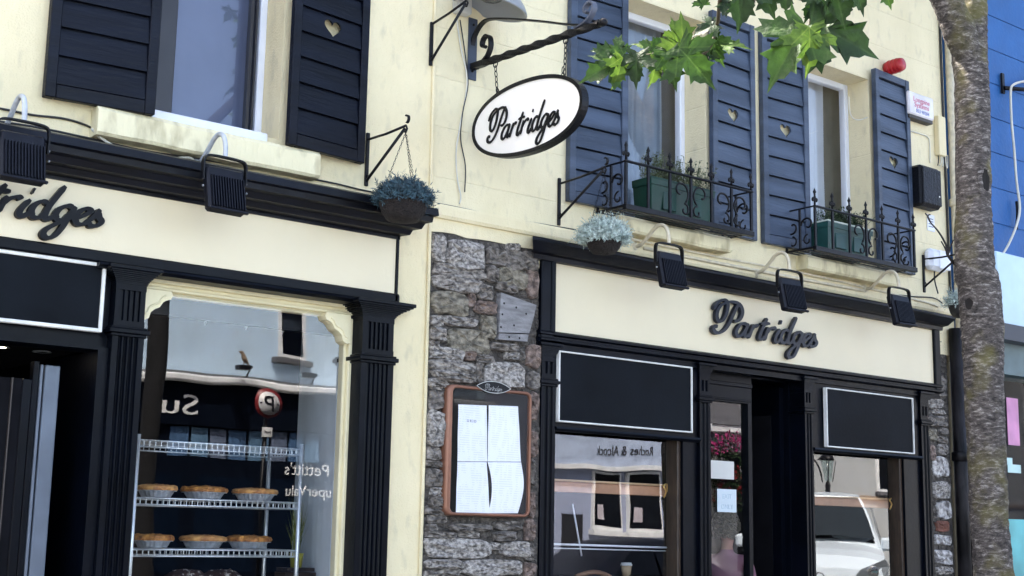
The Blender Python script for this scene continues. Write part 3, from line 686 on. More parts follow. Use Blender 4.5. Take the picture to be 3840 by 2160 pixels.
# ================================================================== the shop's script lettering
LETTERS = [  # pen strokes of each letter, traced over the right-hand sign
 ('P',[[(330,195),(385,95),(455,45),(525,30),(580,80),(580,180),(545,310),(490,400),(435,420),(392,370),(388,270),(425,170),(495,105),(610,66),(720,72),(800,120),(843,200),(845,285),(810,370),(755,412),(695,405)],[(818,92),(745,165),(665,330),(600,470),(530,565),(455,618),(385,622),(335,585),(325,535),(355,500),(395,515)]]),
 ('a',[[(935,485),(880,455),(810,480),(750,560),(738,640),(775,685),(835,665),(900,580),(940,490)],[(958,458),(905,580),(885,660),(920,688),(975,640)]]),
 ('r',[[(1055,478),(1005,600),(962,712)],[(1000,600),(1050,525),(1105,492),(1125,520)]]),
 ('t',[[(1300,365),(1235,500),(1172,640),(1160,720),(1200,742),(1250,690)],[(1185,462),(1260,452),(1345,462)]]),
 ('r',[[(1325,530),(1280,650),(1252,752)],[(1285,640),(1345,560),(1420,532),(1442,570)]]),
 ('i',[[(1530,560),(1465,670),(1440,760),(1478,795),(1530,740)],[(1540,425),(1558,440)]]),
 ('d',[[(1690,600),(1640,572),(1580,622),(1548,710),(1568,795),(1630,795),(1690,700)],[(1832,345),(1765,490),(1695,660),(1672,785),(1710,815),(1765,755)]]),
 ('g',[[(1925,645),(1875,612),(1805,660),(1770,745),(1792,815),(1850,805),(1900,720)],[(1945,622),(1885,780),(1835,930),(1775,1045),(1715,1075),(1675,1030),(1700,955),(1800,860),(1930,770)]]),
 ('e',[[(1945,790),(2040,725),(2085,665),(2035,640),(1975,700),(1948,790),(1980,858),(2040,848),(2095,780)]]),
 ('s',[[(2075,810),(2135,715),(2168,640)],[(2150,665),(2165,750),(2190,805),(2160,862),(2105,875),(2075,845)]]),
]
def flat(q): p = W((2600+q[0]/4.83, 1120+q[1]/4.83), -.03); return (p.x-6.86, p.z-2.99)
FLAT = [(n,[[flat(q) for q in s] for s in ss]) for n,ss in LETTERS]
def letter_mesh(strokes, place, pen, depth, scale=1.0):
    # broad-nib strokes with real thickness; place(u,v,d) -> point
    mb = MB()
    for si,s in enumerate(strokes):
        P = [(p.x,p.y) for p in catmull([(u,v,0) for u,v in s], 7)]; n = len(P); vs = []; fs = []
        for i in range(n):
            a = P[max(i-1,0)]; b = P[min(i+1,n-1)]; t = math.atan2(b[1]-a[1], b[0]-a[0])
            w = pen*(.50+.62*abs(sin(t-radians(20))))*.5
            if len(s) > 2: w *= min(1, .62+.38*min(i,n-1-i)/3.0)
            nx, ny = -sin(t)*w, cos(t)*w; e = depth*(1+.03*si+.05*i/n)
            vs += [place(P[i][0]+nx,P[i][1]+ny,0), place(P[i][0]-nx,P[i][1]-ny,0), place(P[i][0]-nx*.9,P[i][1]-ny*.9,e), place(P[i][0]+nx*.9,P[i][1]+ny*.9,e)]
        for i in range(n-1):
            for k in range(4): fs.append((4*i+k,4*i+(k+1)%4,4*i+4+(k+1)%4,4*i+4+k))
        fs += [(0,1,2,3),(4*n-1,4*n-2,4*n-3,4*n-4)]
        mb.add(vs, fs)
    return mb
M_letter = mat('black_cut_letters', (0.004,0.0045,0.007), 0.45, var=0.2, spec=.2)
M_letter_face = mat('slate_cut_letters', (0.016,0.019,0.028), 0.4, var=0.3, scale=12, spec=.3)
def lettering(x, z, lab, m, pen=.034, k=1.0):
    t = thing('raised_lettering', lab, 'lettering', (x,-.02,z))
    for n,ss in FLAT:
        letter_mesh(ss, lambda u,v,d: (x+u*k,-.028-d,z+v*k), pen/k if k < 1 else pen, .026).build('letter', m, t)
    return t
lettering(6.86, 2.99, 'slate coloured raised Partridges lettering on the cafe fascia', M_letter_face)
lettering(2.53-1.14*.88, 3.05, 'black raised Partridges lettering on the bakery fascia, cut off by the picture edge', M_letter, .034, .88)

# ================================================================== floodlights on goosenecks
def make_flood(pm):
    t = thing('floodlight', 'x', 'floodlight', (0,0,0))
    MB().lathe([(.036,.012),(.04,0),(.038,-.012),(.022,-.022),(.018,-.035)],18,(0,0,0),axis='y').build('wall_rose', pm, t)
    arm = catmull([(0,-.02,0),(0,-.075,.004),(0,-.14,.045),(0,-.20,.092),(0,-.255,.108),(0,-.305,.085),(0,-.33,.03),(0,-.335,-.03)],6)
    MB().tube(arm,.0125,10).build('gooseneck', pm, t)
    yk = MB(); pts = catmull([(-.118,-.335,-.165),(-.12,-.335,-.10),(-.116,-.335,-.055),(-.09,-.335,-.036),(0,-.335,-.032),(.09,-.335,-.036),(.116,-.335,-.055),(.12,-.335,-.10),(.118,-.335,-.165)],4)
    n = len(pts); vs = []; fs = []
    for i,p in enumerate(pts):
        q = pts[min(i+1,n-1)]-pts[max(i-1,0)]; q.normalize(); nn = Vector((-q.z,0,q.x))*.004
        vs += [p+nn+Vector((0,.014,0)), p-nn+Vector((0,.014,0)), p-nn-Vector((0,.014,0)), p+nn-Vector((0,.014,0))]
    for i in range(n-1):
        for k in range(4): fs.append((4*i+k,4*i+(k+1)%4,4*i+4+(k+1)%4,4*i+4+k))
    yk.add(vs,fs+[(0,1,2,3),(4*n-4,4*n-3,4*n-2,4*n-1)]); yk.build('yoke', M_iron, t)
    R = Matrix.Translation((0,-.335,-.165)) @ Matrix.Rotation(radians(-13),4,'X')
    h = MB().box((-.105,-.028,-.165),(.105,.03,.075),bev=.012)
    hs = h.xf(R).build('housing', M_black_lamp, t)
    fn = MB()
    for i in range(13): x = -.088+i*.0147; fn.box((x,-.042,-.15),(x+.005,-.027,.018))
    fn.xf(R).build('cooling_fins', M_black_lamp, hs)
    MB().box((-.108,-.044,-.172),(.108,-.026,-.158),bev=.004).xf(R).build('rim', M_black_lamp, hs)
    B((-.09,.029,-.15),(.09,.033,.06)).xf(R).build('lens', mat('lamp_lens',(0.5,0.5,0.42),0.2), hs)
    for s in (-1,1):
        MB().lathe([(.0005,0),(.007,0),(.007,.006),(.004,.008)],8,(s*.122,-.335,-.15),axis='x').build('bolt', M_grey_met, t)
        MB().lathe([(.0005,0),(.006,0),(.006,.006)],8,(s*.122,-.345,-.20),axis='x').build('bolt', M_grey_met, t)
    return t
M_black_lamp = mat('black_powder_coat', (0.0040,0.0048,0.0095), 0.45, var=0.25, scale=20, spec=.25)
fl0 = make_flood(M_conduit); first = True
for x,z,lb,rz in ((1.985,3.46,'black finned floodlight over the cut off bakery lettering',0),(2.99,3.48,'black finned floodlight on the bakery cornice under the window sill',2)):
    o = fl0 if first else copy_tree(fl0); first = False
    o.location = (x,0,z); o.rotation_euler.z = radians(rz); o['label'] = lb; o['group'] = 'floodlights over the bakery fascia'
fl1 = make_flood(M_cond_cream); first = True
for x,z,lb,rz in ((6.13,3.49,'black floodlight beside the silvery hanging basket',0),(7.325,3.475,'black floodlight between the two guarded windows',-3),(8.57,3.51,'black floodlight under the second guarded window near the tree',-2)):
    o = fl1 if first else copy_tree(fl1); first = False
    o.location = (x,-.02,z); o.rotation_euler.z = radians(rz); o['label'] = lb; o['group'] = 'floodlights over the cafe fascia'

# ================================================================== basket brackets and hanging baskets
def flatbar(mb, pts, w, th, axis):          # strap of iron; axis = direction of its width
    A = Vector(axis); P = [Vector(p) for p in pts]; n = len(P); vs = []; fs = []
    for i,p in enumerate(P):
        t = (P[min(i+1,n-1)]-P[max(i-1,0)]).normalized(); nn = t.cross(A).normalized()*th/2; a = A*w/2
        vs += [p+nn+a,p-nn+a,p-nn-a,p+nn-a]
    for i in range(n-1):
        for k in range(4): fs.append((4*i+k,4*i+(k+1)%4,4*i+4+(k+1)%4,4*i+4+k))
    return mb.add(vs, fs+[(0,1,2,3),(4*n-4,4*n-3,4*n-2,4*n-1)])
def bracket(x, z0, z1, ztop, zdiag, reach, ztip, lab, scroll=True):
    t = thing('basket_bracket', lab, 'bracket', (x,0,z0), 'wall brackets for hanging baskets')
    B((x-.011,-.016,z0),(x+.011,.0,z1),bev=.003).build('wall_bar', M_iron, t)
    MB().tube([(x,-.012,ztop),(x,-reach*.5,(ztop+ztip)/2-.006),(x,-reach,ztip)],.0075,8).build('top_arm', M_iron, t)
    MB().tube([(x,-.014,zdiag),(x,-.03,zdiag+.012),(x,-reach*.97,ztip-.015)],.0085,8).build('brace', M_iron, t)
    sc = MB(); pts = [(x,-reach-.006-.02*sin(a),ztip+.014+.022*(1-cos(a))) for a in [i*.45 for i in range(9)]]
    flatbar(sc, pts, .016, .006, (1,0,0)); sc.tube([(x,-reach,ztip),(x,-reach-.012,ztip-.02),(x,-reach,ztip-.038),(x,-reach+.016,ztip-.03)],.006,6)
    sc.tube([(x,-.016,zdiag),(x,-.03,zdiag+.02),(x,-.02,zdiag+.035)],.005,6)
    sc.build('scroll_end', M_iron, t)
    return t
bracket(4.045, 3.545, 3.86, 3.82, 3.575, .40, 3.815, 'black basket bracket between the heart shutter and the building joint')
bracket(4.467, 4.365, 4.64, 4.627, 4.396, .36, 4.672, 'black basket bracket next to the sign bracket')
bracket(5.493, 3.54, 3.85, 3.812, 3.585, .44, 3.836, 'black basket bracket under the oval sign and navy shutter')
bracket(9.383, 3.59, 3.90, 3.864, 3.636, .36, 3.86, 'black basket bracket in front of the white meter box')
def leaf_tuft(mb, rnd, p, d, ln, w, nleaf, up=.25):
    # one sprig: short stem with paired leaves
    d = d.normalized(); s = d.orthogonal().normalized(); s.rotate(Matrix.Rotation(rnd.uniform(0,6.28),3,d)); q = d.cross(s)
    for i in range(nleaf):
        t = .25+.75*i/(nleaf-1 if nleaf > 1 else 1); c = p+d*ln*t
        a = rnd.uniform(0,6.28); o = (s*cos(a)+q*sin(a)); L = ln*rnd.uniform(.28,.5)
        tip = c+(o*.8+d*.6+Vector((0,0,up*.3)))*L; sd = o.cross(d)*w
        mid = (c+tip)/2
        mb.add([c,mid+sd,tip,mid-sd],[(0,1,2,3)])
def hanging_basket(x, y, ztip, zrim, r, pot_h, fol_m, lab, n, ln, w, fr, seed, pot_m):
    t = thing('hanging_basket', lab, 'hanging basket', (x,y,zrim-pot_h), 'hanging baskets')
    rim = r
    MB().lathe([(.02,zrim-pot_h),(rim*.66,zrim-pot_h+.012),(rim*.86,zrim-pot_h*.6),(rim*.98,zrim-pot_h*.2),(rim,zrim),(rim*.9,zrim+.004),(rim*.5,zrim-.01)],28,(x,y,0)).build('pot', pot_m, t)
    for k in range(3):
        a = 2*pi*k/3+.5; e = Vector((x+rim*.92*cos(a),y+rim*.92*sin(a),zrim)); s = Vector((x,y,ztip)); ch = MB(); L = (e-s).length; m_ = int(L/.016)
        for i in range(m_):
            c = s.lerp(e,(i+.5)/m_); d = (e-s).normalized(); u = d.orthogonal().normalized()
            if i%2: u = d.cross(u)
            ch.tube([c+d*.010*cos(b)+u*.0042*sin(b) for b in [2*pi*j/8 for j in range(8)]],.0013,4,closed=True)
        ch.build('chain', M_iron, t)
    rnd = random.Random(seed); fo = MB()
    for i in range(n):
        u = rnd.random(); a = rnd.uniform(0,2*pi); el = math.asin(rnd.uniform(-.22,1)); d = Vector((cos(a)*cos(el),sin(a)*cos(el),sin(el)*.85))
        q = rnd.uniform(.45,1.0)**.6; p = Vector((x,y,zrim-.005)) + Vector((d.x*fr[0],d.y*fr[0],d.z*fr[1]))*q*rnd.uniform(.9,1.06)
        leaf_tuft(fo, rnd, p-d*ln*.5, d+Vector((rnd.gauss(0,.35),rnd.gauss(0,.35),rnd.gauss(.1,.3))), ln*(rnd.uniform(.7,1.3) if rnd.random() > .07 else rnd.uniform(1.5,2.3)), w, 7)
    o = fo.build('foliage', fol_m, t); o['kind'] = 'stuff'
    return t
M_blueleaf = mat('blue_grey_foliage', (0.016,0.045,0.065), 0.6, var=0.5, scale=30, trans=.15, col2=(0.06,0.13,0.17))
M_silverleaf = mat('silver_foliage', (0.34,0.46,0.43), 0.6, var=0.4, scale=30, trans=.2, col2=(0.72,0.82,0.78))
hanging_basket(4.045,-.40, 3.775, 3.395, .138, .13, M_blueleaf, 'hanging basket with dense blue green foliage at the cornice end', 2600, .036, .0028, (.156,.122), 3, M_coir)
hanging_basket(5.493,-.435, 3.80, 3.385, .112, .10, M_silverleaf, 'hanging basket with silver white foliage over the stone pier', 2600, .038, .0029, (.156,.140), 4, M_coir)
hanging_basket(9.383,-.345, 3.83, 3.46, .105, .12, M_silverleaf, 'hanging basket with silvery leaves half behind the tree trunk', 500, .05, .003, (.125,.10), 5, mat('black_pot',(0.012,0.012,0.014),0.5))

# ================================================================== wrought-iron sign bracket and oval sign
XS = 4.777
sb = thing('sign_bracket', 'twisted wrought iron sign bracket with scrolls', 'bracket', (XS,0,4.34))
B((XS-.034,-.012,4.345),(XS+.034,.0,4.745),bev=.004).build('back_plate', mat('blue_black_plate',(0.03,0.04,0.065),0.4,var=.4), sb)
for z in (4.40,4.70): MB().lathe([(.0005,-.02),(.008,-.02),(.009,-.012)],8,(XS,0,z),axis='y').build('bolt', M_iron, sb)
tw = MB(); nseg = 90; vs = []; fs = []
for i in range(nseg+1):
    t = i/nseg; c = Vector((XS,-.01-1.17*t,4.428-.058*t)); ang = 0 if t < .1 else (t-.1)*13.5; r = .026 if t < .1 else .025
    for k in range(4):
        a = ang+pi/4+k*pi/2; vs.append(c+Vector((cos(a)*r,0,sin(a)*r)))
for i in range(nseg):
    for k in range(4): fs.append((4*i+k,4*i+(k+1)%4,4*i+4+(k+1)%4,4*i+4+k))
tw.add(vs,fs+[(0,1,2,3),(4*nseg,4*nseg+1,4*nseg+2,4*nseg+3)]); tw.build('twisted_bar', M_iron, sb)
MB().lathe([(.0005,-.03),(.02,-.02),(.024,0),(.02,.018),(.008,.03)],14,(XS,-1.205,4.368),axis='y').build('ball_end', M_iron, sb)
YZ = lambda pts: [(XS,y,z) for y,z in pts]
up_ = MB(); flatbar(up_, [Vector(p) for p in catmull(YZ([(-.006,4.50),(-.010,4.585),(-.045,4.645),(-.10,4.683),(-.165,4.690),(-.30,4.655),(-.5,4.59),(-.7,4.52),(-.9,4.445),(-1.02,4.405)]),5)], .032, .010, (1,0,0)); up_.build('upper_strap', M_iron, sb)
s1 = MB(); flatbar(s1, catmull(YZ([(-.05,4.41),(-.10,4.425),(-.165,4.46),(-.195,4.515),(-.185,4.57),(-.15,4.592),(-.118,4.575),(-.108,4.545),(-.122,4.525),(-.138,4.532)]),5), .034, .012, (1,0,0)); s1.build('scroll', M_iron, sb)
s2 = MB(); flatbar(s2, catmull(YZ([(-.98,4.395),(-1.05,4.405),(-1.105,4.43),(-1.135,4.475),(-1.118,4.512),(-1.078,4.512),(-1.058,4.485),(-1.07,4.462),(-1.088,4.468)]),5), .036, .011, (1,0,0)); s2.build('scroll', mat('grey_worn_iron',(0.06,0.07,0.10),0.4,var=.4), sb)
def chain(parent, a, b, ring=True):
    a = Vector(a); b = Vector(b); d = (b-a); L = d.length; d.normalize(); mb = MB(); n = max(2,int(L/.030))
    for i in range(n):
        c = a+d*(L*(i+.5)/n); u = Vector((1,0,0)) if i%2 else Vector((0,1,0))
        mb.tube([c+d*.021*cos(t)+u*.009*sin(t) for t in [2*pi*j/10 for j in range(10)]],.0028,5,closed=True)
    if ring: mb.tube([a+Vector((0,.0,.012))+Vector((0,.020*cos(t),.020*sin(t))) for t in [2*pi*j/14 for j in range(14)]],.0035,6,closed=True)
    mb.build('chain', M_iron, parent)
chain(sb,(XS,-.245,4.372),(XS,-.272,4.165)); chain(sb,(XS,-.895,4.340),(XS,-.885,4.12))
chain(sb,(XS+.004,-.265,4.225),(XS+.004,-.282,4.16),False); chain(sb,(XS+.004,-.868,4.20),(XS+.004,-.868,4.135),False)
OC = Vector((XS,-.561,3.978)); TILT = -.05
sg = thing('oval_sign', 'white oval hanging sign with black rim and script lettering', 'sign', OC)
def ov(u, v): # u along -Y (away from the wall), v up
    c, s = cos(TILT), sin(TILT); return (-(u*c-v*s), u*s+v*c)
def oval(a, b, x0, x1, n=56):
    mb = MB(); vs = []
    for x in (x0,x1):
        for i in range(n):
            t = 2*pi*i/n; p = 2.15; u = a*math.copysign(abs(cos(t))**(2/p),cos(t)); v = b*math.copysign(abs(sin(t))**(2/p),sin(t)); y,z = ov(u,v); vs.append((x,OC.y+y,OC.z+z))
    return mb.add(vs,[list(range(n)),list(range(n,2*n))]+[(i,(i+1)%n,n+(i+1)%n,n+i) for i in range(n)])
oval(.485,.203,XS-.018,XS+.018).build('board', mat('white_sign_face',(0.93,0.89,0.83),0.4,var=0.015,scale=3), sg)
rimb = MB(); n = 64; vs = []; fs = []
for i in range(n):
    t = 2*pi*i/n; p = 2.15
    for a,b,x in ((.485,.203,-.024),(.508,.226,-.024),(.508,.226,.024),(.485,.203,.024)):
        u = a*math.copysign(abs(cos(t))**(2/p),cos(t)); v = b*math.copysign(abs(sin(t))**(2/p),sin(t)); y,z = ov(u,v); vs.append((XS+x,OC.y+y,OC.z+z))
for i in range(n):
    j = (i+1)%n
    for k in range(4): fs.append((4*i+k,4*i+(k+1)%4,4*j+(k+1)%4,4*j+k))
rimb.add(vs,fs).build('rim', M_iron, sg)
def on_sign(u, v, d):
    uu = (u-.57)*.60-.005; vv = (v-.12)*.82-.005
    uu2, vv2 = uu, vv+.02*0
    y,z = ov(uu2,vv2); return (XS-.0215-d, OC.y+y, OC.z+z)
for nme,ss in FLAT: letter_mesh(ss, on_sign, .026, .006).build('letter', M_letter, sg)

# ================================================================== round grey lamp and its box over the sign bracket
lt = thing('wall_lamp', 'grey bowl shaped wall lamp above the sign bracket', 'lamp', (4.70,0,4.75))
B((4.615,-.07,4.735),(4.725,.0,4.93),bev=.01).build('mount_box', mat('pale_grey_box',(0.50,0.50,0.47),0.5), lt)
MB().tube(catmull([(4.69,-.05,4.85),(4.71,-.15,4.95),(4.76,-.25,4.99)],5),.016,8).build('arm', M_grey_met, lt)
LC = Vector((4.765,-.21,4.80))
MB().lathe([(.0005,.10),(.06,.095),(.15,.06),(.21,.0),(.232,-.035),(.236,-.05),(.226,-.05),(.2,-.01),(.14,.035),(.0005,.06)],36,LC,cap=False).xf(Matrix.Translation(LC)@Matrix.Rotation(radians(12),4,'X')@Matrix.Rotation(radians(8),4,'Y')@Matrix.Translation(-LC)).build('shade', M_grey_met, lt)
MB().lathe([(.0005,.02),(.075,.0),(.085,-.01),(.06,-.03),(.0005,-.04)],16,LC+Vector((0,0,.03))).build('bulb', mat('dim_bulb',(0.08,0.09,0.1),0.2), lt)

# ================================================================== copper menu case
def fm(x, y, yy): p = W((1580+x/1.906, 1400+y/1.906), yy); return p
mx0, mx1, mz0, mz1 = X0(4.667,-.07), X0(5.282,-.04), Z0(1.70,-.06), Z0(2.462,-.06)
mc = thing('menu_case', 'copper framed menu case on the stone pier', 'menu case', ((mx0+mx1)/2,0,mz0))
B((mx0+.02,-.045,mz0+.02),(mx1-.02,-.004,mz1-.02)).build('back_board', mat('dark_case_back',(0.012,0.011,0.010),0.7,spec=.1), mc)
fr = MB(); rw = .034; pth = []
rad = .045
def rrect(x0,x1,z0,z1,r,n=6):
    out = []
    for (cx,cz,a0) in ((x1-r,z1-r,0),(x0+r,z1-r,pi/2),(x0+r,z0+r,pi),(x1-r,z0+r,1.5*pi)):
        for i in range(n+1): a = a0+pi/2*i/n; out.append((cx+r*cos(a),cz+r*sin(a)))
    return out
A_ = rrect(mx0,mx1,mz0,mz1,rad); B_ = rrect(mx0+rw*1.25,mx1-rw*.5,mz0+rw*.55,mz1-rw*.6,rad*.6)
vs = []; n = len(A_)
for (p,q) in zip(A_,B_):
    m_ = ((p[0]+q[0])/2,(p[1]+q[1])/2); vs += [(p[0],-.004,p[1]),(p[0],-.05,p[1]),((p[0]*.7+m_[0]*.3),-.066,(p[1]*.7+m_[1]*.3)),((q[0]*.6+m_[0]*.4),-.068,(q[1]*.6+m_[1]*.4)),(q[0],-.06,q[1]),(q[0],-.04,q[1])]
fs = []
for i in range(n):
    j = (i+1)%n
    for k in range(5): fs.append((6*i+k,6*i+k+1,6*j+k+1,6*j+k))
fr.add(vs,fs,smooth=True).build('frame', M_copper, mc)
MB().add([(mx0+.05,-.058,mz0+.022),(mx1-.02,-.058,mz0+.022),(mx1-.02,-.058,mz1-.022),(mx0+.05,-.058,mz1-.022)],[(0,1,2,3)]).build('pane', glass_mat('menu_glass',.015,.2), mc)
def menu_print(name, seed):
    m = bpy.data.materials.new(name); m.use_nodes = True; N = m.node_tree.nodes; L = m.node_tree.links; b = N['Principled BSDF']; b.inputs['Roughness'].default_value = .8
    g = N.new('ShaderNodeNewGeometry'); sp = N.new('ShaderNodeSeparateXYZ'); L.new(g.outputs['Position'], sp.inputs[0])
    wv = N.new('ShaderNodeMath'); wv.operation = 'WRAP'; wv.inputs[1].default_value = .0135; wv.inputs[2].default_value = 0; L.new(sp.outputs[2], wv.inputs[0])
    lt_ = N.new('ShaderNodeMath'); lt_.operation = 'LESS_THAN'; lt_.inputs[1].default_value = .0045; L.new(wv.outputs[0], lt_.inputs[0])
    mp = N.new('ShaderNodeMapping'); mp.inputs['Scale'].default_value = (30,1,9); mp.inputs['Location'].default_value = (seed,0,seed); L.new(g.outputs['Position'], mp.inputs[0])
    nz = N.new('ShaderNodeTexNoise'); nz.inputs['Scale'].default_value = 1.2; L.new(mp.outputs[0], nz.inputs['Vector'])
    gt = N.new('ShaderNodeMath'); gt.operation = 'GREATER_THAN'; gt.inputs[1].default_value = .5; L.new(nz.outputs['Fac'], gt.inputs[0])
    mu = N.new('ShaderNodeMath'); mu.operation = 'MULTIPLY'; L.new(lt_.outputs[0], mu.inputs[0]); L.new(gt.outputs[0], mu.inputs[1])
    m2 = N.new('ShaderNodeMath'); m2.operation = 'MULTIPLY'; m2.inputs[1].default_value = .24; L.new(mu.outputs[0], m2.inputs[0])
    mx = N.new('ShaderNodeMix'); mx.data_type = 'RGBA'; mx.inputs['A'].default_value = (.78,.80,.86,1); mx.inputs['B'].default_value = (.30,.33,.42,1)
    L.new(m2.outputs[0], mx.inputs['Factor']); L.new(mx.outputs['Result'], b.inputs['Base Color']); return m
def sheet(name, quad, curl, m, parent, lab):
    # paper with a real bend; quad = pixel corners tl,tr,br,bl in the menu crop
    P = [fm(*q,-.05) for q in quad]; mb = MB(); nu, nv = 6, 12; vs = []; fs = []
    for j in range(nv+1):
        for i in range(nu+1):
            u, v = i/nu, j/nv; p = (P[0]*(1-u)+P[1]*u)*(1-v)+(P[3]*(1-u)+P[2]*u)*v
            dx = curl*sin(pi*v)*(1 if True else 0); vs.append((p.x+dx, -.0495-abs(curl)*.12*sin(pi*v)-.001*sin(9*v+u*4), p.z))
    for j in range(nv):
        for i in range(nu): fs.append((j*(nu+1)+i,j*(nu+1)+i+1,(j+1)*(nu+1)+i+1,(j+1)*(nu+1)+i))
    o = mb.add(vs,fs,smooth=True).build(name, m, None); tag(o,lab,'menu page',None); return o
sheet('menu_page',[(265,222),(468,230),(472,630),(258,630)],0,menu_print('menu_print_a',1.3),None,'upper left menu page headed by four small letters')
sheet('menu_page',[(482,228),(692,236),(712,632),(474,630)],0,menu_print('menu_print_b',7.7),None,'upper right menu page in the copper case')
sheet('menu_page',[(258,634),(468,634),(490,1000),(246,1000)],0,menu_print('menu_print_c',4.1),None,'lower left menu page in the copper case')
sheet('menu_page',[(474,634),(714,636),(690,1000),(478,1000)],.028,menu_print('menu_print_d',9.2),None,'curling lower right menu page in the copper case')
pl = MB(); c0 = fm(520,100,-.075); aL, aH = .128, .034; n = 24; vs = []
for x in (0,1):
    for i in range(n):
        t = 2*pi*i/n; u = cos(t); v = sin(t); hh = aH*(1-abs(u)**2.2)
        vs.append((c0.x+aL*u, -.072+.01*x, c0.z+math.copysign(hh,v)))
pl.add(vs,[list(range(n)),list(range(n,2*n))]+[(i,(i+1)%n,n+(i+1)%n,n+i) for i in range(n)]).build('header_plaque', M_iron, mc)
rimp = MB(); rimp.tube([(c0.x+aL*cos(2*pi*i/40),-.0735,c0.z+math.copysign(aH*(1-abs(cos(2*pi*i/40))**2.2),sin(2*pi*i/40))) for i in range(40)],.0016,5,closed=True); rimp.build('plaque_edge', M_silver, mc)
for nme,ss in FLAT: letter_mesh(ss, lambda u,v,d: (c0.x+(u-.57)*.115,-.0725-d,c0.z+(v-.12)*.16-.001), .05*.14, .0008).build('letter', M_silver, mc)

def text_mesh(body, size, m, parent, loc, rot, extr=.002, name='lettering', align='CENTER', sx=1.0):
    cu = bpy.data.curves.new(name,'FONT'); cu.body = body; cu.size = size; cu.extrude = extr; cu.align_x = align; cu.resolution_u = 3
    tmp = bpy.data.objects.new(name+'_src', cu); COL.objects.link(tmp)
    bpy.context.view_layer.update()
    me = bpy.data.meshes.new_from_object(tmp.evaluated_get(bpy.context.evaluated_depsgraph_get())); bpy.data.objects.remove(tmp)
    me.name = name; me.materials.clear(); me.materials.append(m)
    o = bpy.data.objects.new(name, me); COL.objects.link(o)
    if parent: o.parent = parent
    o.location = Vector(loc)-(ORG.get(parent.name,Vector()) if parent else Vector()); o.rotation_euler = rot; o.scale = (sx,1,1)
    return o
FRONT = (pi/2,0,0)
M_ink = mat('grey_ink',(0.10,0.11,0.15),.8)
text_mesh('U R I D', .022, M_ink, mc, (fm(360,345,-.053).x,-.053,fm(360,350,-.053).z), FRONT, .0004, 'page_heading')

# ================================================================== iron window guards and planters
def guard(x0, x1, zb, zt, dep, lab):
    t = thing('window_guard', lab, 'window guard', ((x0+x1)/2,0,zb), 'wrought iron window guards')
    r = MB(); r.box((x0-.014,-dep-.014,zt-.013),(x1+.014,-dep+.010,zt),bev=.003)
    r.build('front_rail', M_iron, t)
    for x in (x0,x1): MB().box((x-.010,-dep+.0105,zt-.0095),(x+.010,-.0,zt-.0005),bev=.003).build('side_rail', M_iron, t)
    MB().box((x0-.014,-dep-.018,zb-.022),(x1+.014,-dep+.018,zb+.014),bev=.003).build('bottom_rail', M_iron, t)
    for x in (x0,x1): MB().box((x-.011,-dep+.0165,zb-.003),(x+.011,0,zb+.013),bev=.003).build('side_rail', M_iron, t)
    fl = MB()
    for k in range(5): y = -dep+.04+k*.05; fl.box((x0+.012,y,zb-.0035),(x1-.012,y+.018,zb+.003))
    fl.build('floor_bars', M_iron, t)
    nb = 6
    def finial(x,y):
        f = MB(); z = zt
        f.lathe([(.0075,z),(.0075,z+.055),(.011,z+.06),(.0075,z+.066),(.006,z+.085),(.013,z+.098),(.0005,z+.130)],8,(x,y,0))
        for s in (-1,1):
            f.tube(catmull([(x,y,z+.030),(x+s*.012,y,z+.048),(x+s*.022,y,z+.050),(x+s*.025,y,z+.038),(x+s*.017,y,z+.030)],3),[.0075]*13,6)
            f.tube([(x-s*.008,y,z+.082),(x+s*.008,y,z+.082)],.004,5)
        return f
    for i in range(nb+1):
        x = x0+(x1-x0)*i/nb
        b = B((x-.010,-dep-.008,zb+.0145),(x+.010,-dep+.008,zt-.0135),bev=.002).build('baluster', M_iron, t)
        finial(x,-dep).build('finial', M_iron, b)
    for x in (x0,x1):
        b = B((x-.008,-.022,zb+.0135),(x+.008,-.006,zt-.01),bev=.002).build('baluster', M_iron, t)
        b2 = B((x-.008,-dep*.5-.008,zb+.0135),(x+.008,-dep*.5+.008,zt-.01),bev=.002).build('baluster', M_iron, t)
    def scroll_xz(cx, s):    # C-scroll pair between balusters
        m_ = MB(); h = zt-zb; w = (x1-x0)/nb*.44
        p1 = spiral((cx, zb+h*.60), w*.95, w*.22, s*(-.9) if s > 0 else pi+.9, (s*(-.9)+s*5.4) if s > 0 else (pi+.9-5.4), 22)
        m_.tube([(u,-dep,v) for u,v in p1],.0075,6)
        p2 = spiral((cx+s*w*.45, zb+h*.20), w*.5, w*.14, pi/2, pi/2-s*5.2, 16)
        m_.tube([(u,-dep,v) for u,v in p2],.0068,6)
        m_.tube([(p1[0][0],-dep,p1[0][1]),(p2[0][0],-dep,p2[0][1])],.0045,5)
        return m_
    step = (x1-x0)/nb
    for i,s in ((2,1),(3,-1),(4,1),(5,-1)) : scroll_xz(x0+step*(i+.5), s).build('scroll', M_iron, t)
    for x in (x0,x1):
        for k in (0,1):
            m_ = MB(); cyy = -dep*(.25+.5*k); w = dep*.22; h = zt-zb; s = 1 if k else -1
            p1 = spiral((cyy, zb+h*.58), w*1.0, w*.25, 0, s*5.2, 20); m_.tube([(x,u,v) for u,v in p1],.0075,6)
            p2 = spiral((cyy, zb+h*.22), w*.7, w*.2, pi/2, pi/2-s*5, 16); m_.tube([(x,u,v) for u,v in p2],.0065,6)
            m_.build('scroll', M_iron, t)
    return t
guard(5.82, 7.005, 3.672, 3.976, .28, 'black wrought iron window guard holding the deep green planter')
guard(7.69, 8.875, 3.672, 3.988, .28, 'black wrought iron window guard holding the teal planter')
